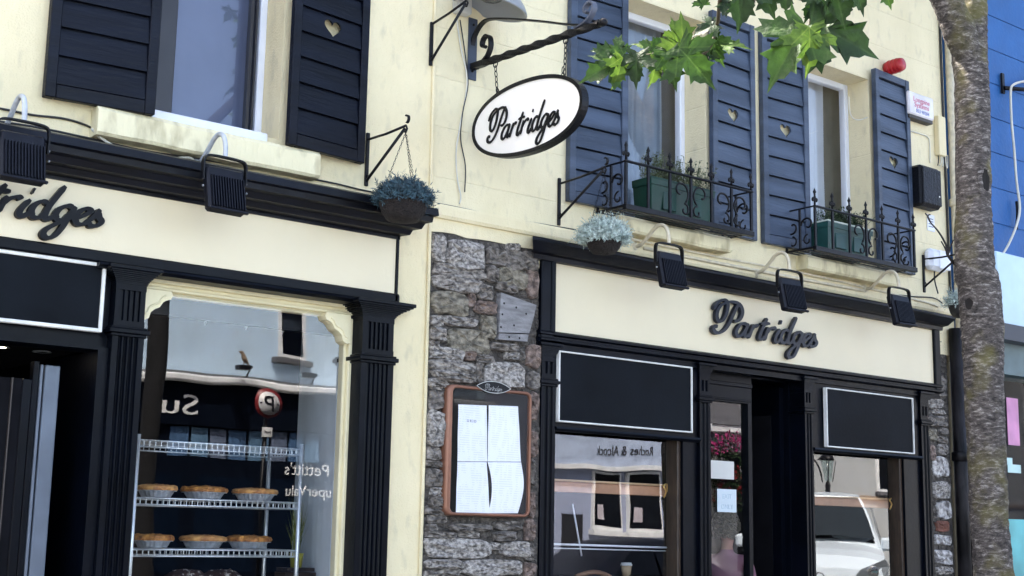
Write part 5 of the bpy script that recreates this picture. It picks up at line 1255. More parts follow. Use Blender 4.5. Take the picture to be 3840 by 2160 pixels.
    MB().tube([(-.020,-.092*S,1.548*S),(0,-.098*S,1.545*S),(.020,-.092*S,1.548*S)],.004,6).build('mouth', mat('lips',(.42,.16,.15),.5), t)
    t.rotation_euler.z = rz; return t
person(7.52, .45, ZG+.01, radians(112))
# ================================================================== street trees
def bark_mat():
    m = bpy.data.materials.new('bark'); m.use_nodes = True; N = m.node_tree.nodes; L = m.node_tree.links; b = N['Principled BSDF']; b.inputs['Roughness'].default_value = .95
    tc = N.new('ShaderNodeTexCoord'); mp = N.new('ShaderNodeMapping'); mp.inputs['Scale'].default_value = (1,1,2.8); L.new(tc.outputs['Object'], mp.inputs[0])
    n1 = N.new('ShaderNodeTexNoise'); n1.inputs['Scale'].default_value = 15; n1.inputs['Detail'].default_value = 12; n1.inputs['Roughness'].default_value = .78; n1.inputs['Distortion'].default_value = .35; L.new(mp.outputs[0], n1.inputs['Vector'])
    n2 = N.new('ShaderNodeTexNoise'); n2.inputs['Scale'].default_value = 3.2; n2.inputs['Detail'].default_value = 5; L.new(tc.outputs['Object'], n2.inputs['Vector'])
    c1 = N.new('ShaderNodeValToRGB'); e = c1.color_ramp.elements; e[0].position = .38; e[0].color = (.018,.015,.014,1); e[1].position = .66; e[1].color = (.50,.46,.42,1); k = e.new(.53); k.color = (.115,.098,.088,1)
    L.new(n1.outputs['Fac'], c1.inputs[0])
    c2 = N.new('ShaderNodeValToRGB'); e = c2.color_ramp.elements; e[0].position = .52; e[0].color = (0,0,0,1); e[1].position = .66; e[1].color = (.6,.6,.6,1); L.new(n2.outputs['Fac'], c2.inputs[0])
    mx = N.new('ShaderNodeMix'); mx.data_type = 'RGBA'; mx.inputs['B'].default_value = (.17,.15,.035,1); L.new(c2.outputs[0], mx.inputs['Factor']); L.new(c1.outputs[0], mx.inputs['A']); L.new(mx.outputs['Result'], b.inputs['Base Color'])
    bp = N.new('ShaderNodeBump'); bp.inputs['Strength'].default_value = 1.0; bp.inputs['Distance'].default_value = .02; L.new(n1.outputs['Fac'], bp.inputs['Height']); L.new(bp.outputs[0], b.inputs['Normal'])
    return m
M_bark = bark_mat()
def trunk_mesh(path, nseg, n=56, relief=.010, seed=0):
    P = [Vector(p[0]) for p in path]; R = [p[1] for p in path]; pts = catmull([tuple(p) for p in P], nseg); rr = catmull([(r,0,0) for r in R], nseg)
    mb = MB(); vs = []; fs = []; m = len(pts)
    for i,p in enumerate(pts):
        t = (pts[min(i+1,m-1)]-pts[max(i-1,0)]).normalized(); u = (Vector((1,0,0))-t*t.x).normalized(); w = t.cross(u)
        for k in range(n):
            a = 2*pi*k/n; d = u*cos(a)+w*sin(a); q = p+d*rr[i].x
            s = Vector((q.x*14,q.y*14,q.z*34+seed)); h = noise.noise(s)*relief*.7+abs(noise.noise(s*2.1))*relief*.6+noise.noise(s*4.3)*relief*.4+noise.noise(Vector((q.x*4,q.y*4,q.z*5+seed)))*relief*1.0
            vs.append(q+d*h)
    for i in range(m-1):
        for k in range(n): fs.append((i*n+k,i*n+(k+1)%n,(i+1)*n+(k+1)%n,(i+1)*n+k))
    return mb.add(vs,fs,smooth=True)
HALF = [(0.02,0.0),(0.12,-0.07),(0.22,-0.10),(0.38,-0.19),(0.33,-0.07),(0.40,-0.02),(0.27,0.06),(0.40,0.07),(0.47,0.16),(0.70,0.24),(0.57,0.32),(0.62,0.42),(0.46,0.40),(0.40,0.47),(0.215,0.36),(0.26,0.50),(0.23,0.57),(0.34,0.70),(0.20,0.70),(0.16,0.82),(0.07,0.86),(0,1.1)]
def leaf_mesh(seed, n_s=1.0):
    rnd = random.Random(seed); pts = HALF+[(-x,y) for x,y in HALF[-2::-1]]; n = len(pts); vs = []; fs = []
    pts = [(x*(1+rnd.uniform(-.06,.06)),y+rnd.uniform(-.015,.015)) for x,y in pts]
    c = (0,.24); fold, droop, curl = rnd.uniform(.15,.45), rnd.uniform(.15,.5), rnd.uniform(-.3,.3)
    def z(x,y):
        a = math.atan2(x,y-.02+1e-6); rr = sqrt(x*x+(y-.02)**2)
        return fold*abs(x)*.6-droop*(y-.2)**2-.5*abs(x)**2*curl-.3*x*x-.06*rr*cos(a*5.2)+.03*sin(9*x+seed)*sin(8*y)
    for s in (1.0,.62,.3):
        for x,y in pts: xx,yy = c[0]+(x-c[0])*s, c[1]+(y-c[1])*s; vs.append((xx,yy,z(xx,yy)))
    vs.append((c[0],c[1],z(*c)))
    for r in range(2):
        for i in range(n): fs.append((r*n+i,r*n+(i+1)%n,(r+1)*n+(i+1)%n,(r+1)*n+i))
    for i in range(n): fs.append((2*n+i,2*n+(i+1)%n,3*n))
    me = MB().add(vs,fs,smooth=True); b = MB(); return me
def leaf_mat(name, c, c2, tr):
    m = mat(name, c, .5, var=.3, scale=3, bump=.25, bscale=14, col2=c2, trans=tr, spec=.3)
    # palmate veins: five pale ribs fanning from the stalk
    N = m.node_tree.nodes; L = m.node_tree.links; tc = N.new('ShaderNodeTexCoord'); sp = N.new('ShaderNodeSeparateXYZ'); L.new(tc.outputs['Object'], sp.inputs[0])
    def mth(op,a,b=None):
        n_ = N.new('ShaderNodeMath'); n_.operation = op
        for i_,v in enumerate((a,b)):
            if v is None: continue
            if isinstance(v,(int,float)): n_.inputs[i_].default_value = v
            else: L.new(v, n_.inputs[i_])
        return n_.outputs[0]
    ax = mth('ABSOLUTE',sp.outputs[0]); best = None
    for a in (0,48,105):
        ca, sa = cos(radians(a)), sin(radians(a))
        d = mth('ABSOLUTE',mth('SUBTRACT',mth('MULTIPLY',ax,ca),mth('MULTIPLY',sp.outputs[1],sa)))
        best = d if best is None else mth('MINIMUM',best,d)
    mr = N.new('ShaderNodeMapRange'); mr.inputs[1].default_value = .004; mr.inputs[2].default_value = .022; mr.inputs[3].default_value = .32; mr.inputs[4].default_value = 0; L.new(best, mr.inputs[0])
    mx = N.new('ShaderNodeMix'); mx.data_type = 'RGBA'; mx.inputs['B'].default_value = (min(1,c2[0]*2.2),min(1,c2[1]*1.7),min(1,c2[2]*2.2),1); L.new(mr.outputs[0], mx.inputs['Factor'])
    b = N['Principled BSDF']; src = b.inputs['Base Color'].links[0].from_socket; L.new(src, mx.inputs['A']); L.new(mx.outputs['Result'], b.inputs['Base Color'])
    for n_ in N:
        if n_.type == 'BSDF_TRANSLUCENT': L.new(mx.outputs['Result'], n_.inputs['Color'])
    return m
M_leafs = [leaf_mat('leaf_green',(0.019,0.052,0.008),(0.045,0.100,0.016),.36), leaf_mat('leaf_bright',(0.042,0.090,0.011),(0.080,0.142,0.020),.40), leaf_mat('leaf_dark',(0.008,0.026,0.006),(0.019,0.046,0.010),.28)]
LEAF = {}
def leaf_data(i, k):
    if (i,k) not in LEAF:
        o = leaf_mesh(i*17+3).build('leaf', M_leafs[k]); LEAF[(i,k)] = o.data; bpy.data.objects.remove(o)
    return LEAF[(i,k)]
def place_leaf(parent, base, tip_dir, face_dir, size, i, k, name='leaf'):
    o = bpy.data.objects.new(name, leaf_data(i%6,k)); COL.objects.link(o); o.parent = parent
    y = Vector(tip_dir).normalized(); z = (Vector(face_dir)-y*y.dot(Vector(face_dir))); z.normalize(); x = y.cross(z)
    m = Matrix((x,y,z)).transposed().to_4x4(); m.translation = Vector(base)-ORG[parent.name]
    o.matrix_local = m @ Matrix.Scale(size,4); return o
# --- the tree whose trunk stands in front of the blue building
TREE = thing('street_tree','rough barked tree trunk standing against the blue building','tree',(8.1,-1.35,ZG))
path = [((8.12,-1.35,ZG-.05),.19),((8.12,-1.35,.7),.155),((8.109,-1.35,1.39),.139),((8.09,-1.35,2.0),.134),((8.092,-1.35,2.64),.141),((8.101,-1.35,2.89),.148),((8.091,-1.35,3.29),.153),((8.042,-1.35,3.43),.146),((8.069,-1.35,3.95),.130),((8.10,-1.35,4.64),.129),((8.095,-1.35,4.95),.128),((8.12,-1.35,5.3),.125),((8.2,-1.35,5.9),.105),((8.3,-1.4,6.7),.085),((8.35,-1.5,7.6),.05)]
path = [((p[0]-.010,p[1]+.008,p[2]),r*.90) for p,r in path]
trunk_mesh(path, 22, 64, .009).build('trunk', M_bark, TREE)
trunk_mesh([((8.08,-1.35,4.80),.06),((8.0,-1.35,5.0),.105),((7.84,-1.35,5.25),.105),((7.6,-1.35,5.6),.095),((7.3,-1.4,6.1),.08),((7.0,-1.5,6.8),.05)], 14, 40, .010, 5).build('branch', M_bark, TREE)
for k,(e,r) in enumerate((((8.9,-1.9,7.2),.05),((7.7,-2.2,7.4),.05),((8.5,-.7,7.6),.045))):
    MB().tube(catmull([(8.25,-1.38,6.3),((8.25+e[0])/2,(-1.38+e[1])/2,6.9),e],5),[r*(1-.6*i/10) for i in range(11)],8).build('branch', M_bark, TREE)
M_hollow = mat('dark_hollow',(0.012,0.010,0.009),1.0)
def knot(q, w, h, bump):
    # healed branch scar: a raised lip of bark round a dark hollow
    d = WD(q, 1.0)-CAM; hit = Vector((8.065,-1.334,0)); 
    t = ((hit.x-CAM.x)*d.x+(hit.y-CAM.y)*d.y)/(d.x**2+d.y**2); p = CAM+d*t
    rad = Vector((p.x-8.065,p.y+1.334,0)); R_ = .124; dv = Vector((-d.x,-d.y,0)).normalized(); lat = rad-dv*rad.dot(dv); l = min(lat.length,R_*.66)
    c = Vector((8.065,-1.334,p.z))+ (lat.normalized()*l if lat.length > 1e-4 else Vector())+dv*sqrt(max(R_**2-l*l,.0004)); nrm = Vector((c.x-8.065,c.y+1.334,0)).normalized(); u = nrm.cross(Vector((0,0,1))); mb = MB(); vs = []; fs = []; n = 22
    rnd = random.Random(int(q[0]))
    prof = ((1.9,.002),(1.5,bump*.7),(1.12,bump),(.92,bump*.7))
    jit = [rnd.uniform(.86,1.14) for _ in range(n)]
    for s,o_ in prof:
        for i in range(n): a = 2*pi*i/n; vs.append(c+u*cos(a)*w*s*jit[i]+Vector((0,0,1))*sin(a)*h*s*jit[i]+nrm*(o_-.012*(abs(cos(a))*s*w/.07)**2*.3))
    for r in range(3):
        for i in range(n): fs.append((r*n+i,r*n+(i+1)%n,(r+1)*n+(i+1)%n,(r+1)*n+i))
    ko = mb.add(vs,fs,smooth=True).build('knot', M_bark, TREE)
    vs = [c+u*cos(2*pi*i/n)*w*.98*jit[i]+Vector((0,0,1))*sin(2*pi*i/n)*h*.98*jit[i]+nrm*(bump*.72) for i in range(n)]+[c+nrm*(bump*.4)]
    MB().add(vs,[(i,(i+1)%n,n) for i in range(n)]).build('hollow', M_hollow, ko)
knot((3636,1150),.030,.042,.012); knot((3700,690),.030,.085,.010); knot((3612,955),.022,.040,.016)
# bare shoot growing out of the trunk
sh = MB(); pts = [W(q,-1.2) for q in ((3600,1010),(3555,960),(3548,920),(3520,870),(3490,835),(3478,815))]
sh.tube(catmull([tuple(p) for p in pts],4),[.011-.0004*i for i in range(21)],7)
for a,b in ((pts[4],(3470,800)),(pts[5],(3488,805)),(pts[1],(3530,905)),(pts[1],(3575,900))): e = W(b,-1.2); sh.tube([tuple(a),tuple((a+e)/2+Vector((0,0,.01))),tuple(e)],.005,5)
sh.build('twig', mat('dark_twig',(0.03,0.026,0.024),.9), TREE)
cl = MB(); rnd = random.Random(3)
for i in range(1500):                                     # the crown is above the picture; it shades the trunk
    a = rnd.uniform(0,6.28); r = sqrt(rnd.random())*1.7; p = Vector((8.2+r*cos(a)*1.1,-1.6+r*sin(a)*.9,6.75+rnd.uniform(0,1)**.8*1.9+.2*r)); d = Vector((rnd.gauss(0,1),rnd.gauss(0,1),rnd.gauss(-.2,.5))).normalized(); s = d.orthogonal().normalized()*.09
    cl.add([p,p+d*.09+s,p+d*.2,p+d*.09-s],[(0,1,2,3)])
o = cl.build('crown', M_leafs[0], TREE); o['kind'] = 'stuff'
# --- younger tree out of frame whose leaves hang into the picture
T2 = thing('street_tree','leafy tree whose big lobed leaves hang in front of the navy shutters','tree',(4.95,-4.6,ZG))
trunk_mesh([((4.95,-4.6,ZG-.05),.12),((4.95,-4.6,1.2),.095),((4.94,-4.6,2.6),.088),((4.96,-4.62,3.9),.085),((5.15,-4.75,4.9),.07),((5.9,-4.95,5.8),.05),((6.7,-5.1,6.5),.03)],8,24,.006,2).build('trunk', mat('shade_toned_bark',(0.006,0.006,0.008),.9,var=.4,scale=12,bump=.6), T2)  # trunk's backlit shade is put into the bark colour
TW = mat('green_brown_twig',(0.06,0.045,0.025),.8)
def px_branch(qs, ds, r0, r1, name='branch'):
    pts = catmull([tuple(WD(q,d)) for q,d in zip(qs,ds)],6); n = len(pts)
    return MB().tube(pts,[r0+(r1-r0)*i/(n-1) for i in range(n)],7).build(name, TW, T2)
D1 = 4.3
px_branch([(2760,-420),(2730,-150),(2700,0),(2690,90),(2660,180),(2600,215),(2480,200),(2380,215),(2300,225)],[3.9,4.0,4.1,D1,D1,D1,D1,D1,D1],.008,.0025)
px_branch([(3150,-500),(3080,-200),(3050,-20),(3045,60),(3030,110)],[3.0,3.2,3.35,3.4,3.4],.010,.003)
px_branch([(2690,-120),(2800,-40),(2830,10)],[4.0,4.0,4.0],.008,.003)
for a,b in ((WD((2760,-420),3.9),Vector((5.08,-4.7,4.6))),(WD((3150,-500),3.0),Vector((5.0,-4.65,4.2)))):
    m_ = (a+b)/2+Vector((0,0,.35)); MB().tube(catmull([tuple(b),tuple(m_),tuple(a)],8),[.035-.02*i/16 for i in range(17)],8).build('branch', M_bark, T2)
toc = lambda q: -ray(q).normalized()
def px_leaf(q, size_px, ang, dist, i, k, tilt=(0,0)):
    # q: pixel of the stalk end, ang: pointing of the tip (0 = right, 90 = up), size_px along midrib
    base = WD(q,dist); tip = (RT*cos(radians(ang))+UP*sin(radians(ang))); f = toc(q)
    dep = base.__sub__(CAM).dot(FW); L = size_px/FPX*dep
    f2 = (f+RT*tilt[0]+UP*tilt[1]).normalized()
    tip2 = (tip - f2*tip.dot(f2)*.3).normalized()
    place_leaf(T2, base, tip2, f2, L, i, k)
for a in [((2318,232),150,205,D1,1,0,(.2,.5)),((2340,205),120,165,D1+.04,2,0,(-.3,.6)),((2335,215),115,258,D1-.03,3,1,(.6,.1)),((2392,195),130,262,D1-.05,4,2,(-.5,.2)),((2462,215),110,268,D1,5,1,(.9,0)),
          ((2500,195),140,285,D1-.04,0,0,(.1,.5)),((2545,178),190,312,D1-.08,1,0,(-.2,.4)),((2560,205),150,92,D1,2,1,(.3,-.4)),((2535,150),85,98,D1+.05,3,1,(.6,-.2)),((2635,165),120,262,D1+.03,4,2,(.2,.2)),
          ((2668,140),110,290,D1+.02,5,0,(-.4,.3)),((2690,170),125,2,D1+.05,0,1,(.1,1.6)),((2480,195),110,150,D1+.06,1,1,(.2,1.0)),((2690,90),100,200,D1,3,2,(.2,1.0)),
          ((2440,205),95,60,D1+.03,4,0,(.3,1.0)),((2290,235),85,150,D1,0,0,(.1,1.3)),
          ((2795,-70),175,262,4.0,1,2,(.1,.3)),((2850,-75),150,290,4.02,2,2,(-.3,.4)),((2700,10),95,340,4.1,4,2,(.2,.7)),
          ((3040,88),270,335,3.35,2,2,(.05,.4)),((3022,92),260,236,3.30,4,0,(-.2,.45)),((3035,100),170,272,3.27,5,1,(.4,.4)),
          ((3120,-90),190,285,3.3,0,2,(.1,.2)),((3060,-20),105,250,3.4,1,2,(.3,.3)),((2955,-60),105,262,3.4,3,2,(-.3,.3)),((3310,-60),95,290,3.2,2,0,(.1,.2)),((3045,30),70,300,3.4,5,2,(.3,.4)),((3190,-70),130,300,3.25,3,2,(.5,.2)),((2640,20),70,120,4.1,2,0,(.2,.9))]:
    px_leaf(*a)
rnd = random.Random(21)
for i in range(110):                                      # rest of this small crown, over the lens and to its right
    a = rnd.uniform(0,6.28); r = sqrt(rnd.random())*1.15; c = Vector((7.0+r*cos(a),-5.2+r*sin(a)*.8,6.2+rnd.uniform(-.5,1.4)))
    d = Vector((rnd.gauss(0,1),rnd.gauss(0,1),rnd.gauss(-.8,.5))).normalized(); place_leaf(T2, c, d, Vector((rnd.gauss(0,.5),rnd.gauss(0,.5),1)), rnd.uniform(.16,.24), i, i%3)

# ================================================================== across the street (seen in the panes)
OY = -11.0
M_op_blue = render_wall('pale_blue_render',(0.50,0.66,0.84),dirt=(.5,.54,.6),rel=.05); M_op_lilac = render_wall('pale_lilac_render',(0.36,0.41,0.58),dirt=(.4,.4,.5),rel=.05); M_op_cream = render_wall('off_white_render',(0.42,0.44,0.46),dirt=(.4,.38,.33),rel=.05)
M_shopdark = mat('navy_shopfront',(0.004,0.006,0.012),1.0,spec=.0); M_op_white = mat('white_trim_paint',(0.78,0.79,0.80),.5); M_dglass = mat('dark_window_glass',(0.003,0.004,0.007),.15,var=.2,spec=.2)
M_slate_roof = MATS['slate_roof']
BACK = (pi/2,0,pi)
def opp_building(x0,x1,h,wm,lab,ridge=1.1):
    t = thing('street_building',lab,'building',((x0+x1)/2,OY,ZG))
    B((x0,OY-8,ZG),(x1-.004,OY,h)).build('wall', wm, t)
    r = MB(); r.add([(x0,OY+.25,h),(x1,OY+.25,h),(x1,OY-4,h+ridge),(x0,OY-4,h+ridge),(x0,OY-8.3,h),(x1,OY-8.3,h)],[(0,1,2,3),(3,2,5,4),(0,3,4),(1,5,2),(0,4,5,1)]).build('roof', M_slate_roof, t)
    B((x0,OY,h-.14),(x1,OY+.22,h-.004)).build('eaves_board', M_op_white, t)
    return t
def opp_win(t,x0,x1,z0,z1):
    o = B((x0,OY-.02,z0),(x1,OY+.03,z1)).build('window', M_op_white, t)
    B((x0+.06,OY+.02,z0+.06),(x1-.06,OY+.034,z1-.06)).build('pane', M_dglass, o)
    B((x0-.08,OY,z0-.09),(x1+.08,OY+.14,z0-.003),bev=.01).build('sill', mat('dark_sill',(0.10,0.10,0.11),.7), o)
OA = opp_building(-4,13.2,6.6,M_op_blue,'pale blue supermarket building across the street, seen reflected in the bakery window')
for x in (-1.5,2.0,9.62,12.0):
    opp_win(OA,x,x+.46 if x == 9.62 else x+.9,4.06,5.3)
B((2.0,OY,3.02),(13.2,OY+.16,3.56)).build('fascia', M_shopdark, OA)
B((2.0,OY,3.565),(13.2,OY+.30,3.66),bev=.02).build('cornice', M_op_white, OA)
B((2.0,OY,3.664),(13.2,OY+.05,3.72)).build('cornice_back', mat('grey_lead',(0.12,0.13,0.14),.6), OA)
B((2.0,OY,ZG),(13.2,OY+.08,3.018)).build('shop_glazing', M_shopdark, OA)
for i in range(8):
    x = 8.0+i*.30; B((x,OY+.082,2.55),(x+.26,OY+.09,3.0)).build('window_poster', mat('blue_poster_%d' % (i%3),((0.05,0.11,0.22),(0.08,0.16,0.26),(0.10,0.13,0.20))[i%3],.6), OA)
for i in range(4):
    x = 6.2+i*1.1; B((x,OY+.082,1.0),(x+.9,OY+.09,2.3)).build('window_poster', mat('dark_poster',(0.004,0.008,0.018),1.0,spec=0), OA)
M_op_letter = mat('white_letters',(0.80,0.80,0.80),.5)
text_mesh('SuperValu', .36, M_op_letter, OA, (8.36,OY+.165,3.17), BACK, .012, 'sign_lettering', 'LEFT', 1.65)
text_mesh("Pettitt's", .25, M_op_letter, OA, (10.52,OY+.10,2.36), BACK, .006, 'window_lettering', 'LEFT'); text_mesh('SuperValu', .215, M_op_letter, OA, (10.66,OY+.10,2.06), BACK, .006, 'window_lettering', 'LEFT')
for x,lb in ((8.95,'arm lamp over the supermarket fascia, with a bird on it'),(9.98,'second arm lamp over the supermarket fascia')):
    t = thing('arm_lamp',lb,'lamp',(x,OY+.2,3.66)); MB().tube(catmull([(x+.14,OY+.06,3.64),(x+.15,OY+.2,3.80),(x+.06,OY+.45,3.83),(x-.10,OY+.5,3.82)],5),.014,8).build('arm', M_iron, t)
    B((x-.22,OY+.42,3.76),(x-.02,OY+.58,3.83),bev=.01).build('head', M_iron, t)
bd = thing('bird','small brown bird perched on the arm lamp across the street','bird',(8.82,OY+.5,3.83))
b_ = MB(); vs = []; fs = []; n = 12; spine = [((8.93,0,3.84),.006),((8.885,0,3.88),.028),((8.84,0,3.925),.044),((8.82,0,3.965),.040),((8.806,0,4.0),.027),((8.79,0,4.028),.029),((8.765,0,4.036),.020),((8.74,0,4.03),.004)]
for (p,r) in spine:
    for i in range(n): a = 2*pi*i/n; vs.append((p[0]+r*.6*cos(a),OY+.5+r*sin(a),p[2]+r*.7*cos(a)))
for j in range(len(spine)-1):
    for i in range(n): fs.append((j*n+i,j*n+(i+1)%n,(j+1)*n+(i+1)%n,(j+1)*n+i))
b_.add(vs,fs,smooth=True).build('body', mat('brown_feathers',(0.26,0.19,0.13),.8,var=.3,scale=40), bd)
for s in (-1,1): MB().tube([(8.835,OY+.5+s*.012,3.90),(8.832,OY+.5+s*.014,3.835)],.003,5).build('leg', mat('bird_leg',(.2,.1,.06),.7), bd)
OB = opp_building(13.2,18.6,5.6,M_op_lilac,'pale lilac shop across the street, seen reflected in the long cafe window')
B((14.4,OY,2.80),(18.5,OY+.10,3.34)).build('fascia', mat('pale_lilac_board',(0.44,0.52,0.68),.5), OB)
B((14.4,OY,2.72),(18.5,OY+.16,2.797)).build('fascia_ledge', M_op_white, OB)
text_mesh('Roches & Alcock', .24, mat('black_sign_ink',(.02,.02,.025),.5), OB, (17.1,OY+.104,2.98), BACK, .006, 'sign_lettering', 'LEFT', .78)
for a,b in ((15.72,16.48),(16.62,17.36)):
    o = B((a,OY,1.68),(b,OY+.05,2.70)).build('window', M_op_white, OB); B((a+.04,OY+.051,1.75),(b-.04,OY+.056,2.66)).build('pane', M_dglass, o); B((a-.04,OY+.0,1.60),(b+.04,OY+.12,1.677)).build('sill', M_op_white, o)
    B((a+.10,OY+.057,1.85),(a+.26,OY+.062,2.12)).build('window_card', mat('pale_card',(.55,.5,.55),.7), o)
B((15.06,OY,ZG),(15.54,OY+.03,1.92)).build('door', mat('dark_door',(0.02,0.02,0.025),.5), OB)
B((17.42,OY,ZG+.4),(17.76,OY+.2,2.2),bev=.05).build('white_pier', M_op_white, OB)
for x in (14.6,16.6): opp_win(OB,x,x+.8,3.75,5.0)
OC_ = opp_building(18.6,21.4,3.66,mat('grey_render',(0.42,0.42,0.44),.8),'low grey gabled house across the street',1.6)
OD = opp_building(21.4,34,6.8,M_op_cream,'off white building across the street, seen reflected in the right cafe window')
for x in (21.9,23.6,26,29): opp_win(OD,x,x+.7,4.1,5.4)
B((21.5,OY,2.4),(34,OY+.05,2.48)).build('band', mat('tan_band',(.3,.22,.16),.7), OD)
opp_win(OD,23.7,24.1,2.6,3.6)
# round parking sign on a pole
ps = thing('parking_sign','round red rimmed sign with a black P across the street','sign',(6.02,-4.55,ZG)); SC = Vector((6.02,-4.52,2.74))
MB().tube([(6.02,-4.56,ZG),(6.02,-4.56,2.85)],.018,12).build('pole', M_iron, ps)
MB().lathe([(.0005,0),(.128,0),(.128,.008),(.0005,.008)],40,SC,axis='y').build('red_rim', mat('sign_red',(.22,.018,.022),.4), ps)
MB().lathe([(.0005,.009),(.100,.009),(.100,.0125),(.0005,.0125)],40,SC,axis='y').build('white_face', mat('sign_white',(.74,.74,.76),.4), ps)
M_sb = mat('sign_black',(.015,.016,.022),.4)
text_mesh('P', .20, M_sb, ps, SC+Vector((0,.0155,-.070)), BACK, .002, 'sign_letter')
for s in (-1,1): MB().add([SC+Vector((s*.092,.0148,0)),SC+Vector((s*.068,.0148,.012)),SC+Vector((s*.068,.0148,-.012))],[(0,1,2)]).build('arrow', M_sb, ps)
B((5.975,-4.53,2.44),(6.065,-4.522,2.53)).build('time_plate', mat('sign_white_plate',(.74,.74,.76),.4), ps)
text_mesh('09:00', .028, M_sb, ps, (6.02,-4.5205,2.475), BACK, .0008, 'plate_print')
# lamp post with flower baskets, lantern post
def lamp_post(x,y,lab,flowers,zl):
    t = thing('street_lamp',lab,'street lamp',(x,y,ZG))
    MB().lathe([(.11,ZG),(.11,ZG+.5),(.07,ZG+.6),(.05,ZG+1.0),(.04,zl-.1),(.05,zl-.08),(.035,zl)],16,(x,y,0)).build('post', M_iron, t)
    l = MB()
    for i in range(4):
        a = pi/4+i*pi/2; l.tube([(x+.09*cos(a),y+.09*sin(a),zl),(x+.17*cos(a),y+.17*sin(a),zl+.38)],.010,5)
    l.build('lantern_frame', M_iron, t)
    MB().lathe([(.075,zl+.01),(.15,zl+.37)],4,(x,y,0)).build('lantern_glass', glass_mat('lantern_glass',.15,.6,(.8,.88,.86)), t)
    MB().lathe([(.19,zl+.38),(.13,zl+.46),(.05,zl+.52),(.02,zl+.58),(.0005,zl+.62)],4,(x,y,0)).build('lantern_roof', M_iron, t)
    return t
lamp_post(19.25,OY+2.2,'black street lantern across the street, seen reflected in the right cafe window',False,2.62)
M_pet = mat('magenta_petals',(0.40,0.02,0.16),.6,var=.4,scale=30,trans=.2); M_redp = mat('red_petals',(0.30,0.01,0.015),.6,var=.4,scale=30,trans=.2)
ft = thing('flower_tower','flower stand with magenta and red blooms in the street, seen reflected in the cafe door','flower stand',(18.95,-10.5,ZG))
MB().tube([(18.95,-10.5,ZG),(18.95,-10.5,3.3)],.05,12).build('post', M_iron, ft)
for zc,m_,rr in ((3.20,M_pet,.44),(2.72,M_redp,.42),(2.35,M_redp,.36)):
    MB().lathe([(.05,zc-.22),(rr*.8,zc-.10),(rr*.85,zc-.05),(.05,zc-.06)],18,(18.95,-10.5,0)).build('bowl', M_coir, ft)
    fo, fw = MB(), MB(); rnd = random.Random(int(zc*10))
    for i in range(420):
        d = Vector((rnd.gauss(0,1),rnd.gauss(0,1),rnd.gauss(.1,.7))).normalized(); p = Vector((18.95,-10.5,zc-.05))+Vector((d.x*rr,d.y*rr,d.z*rr*.6))*rnd.uniform(.7,1.1); leaf_tuft(fw if (i%2 and d.z > -.1) else fo,rnd,p,d,.11,.018,5)
    a = fo.build('foliage', M_leafs[2], ft); a['kind'] = 'stuff'; a = fw.build('blooms', m_, ft); a['kind'] = 'stuff'

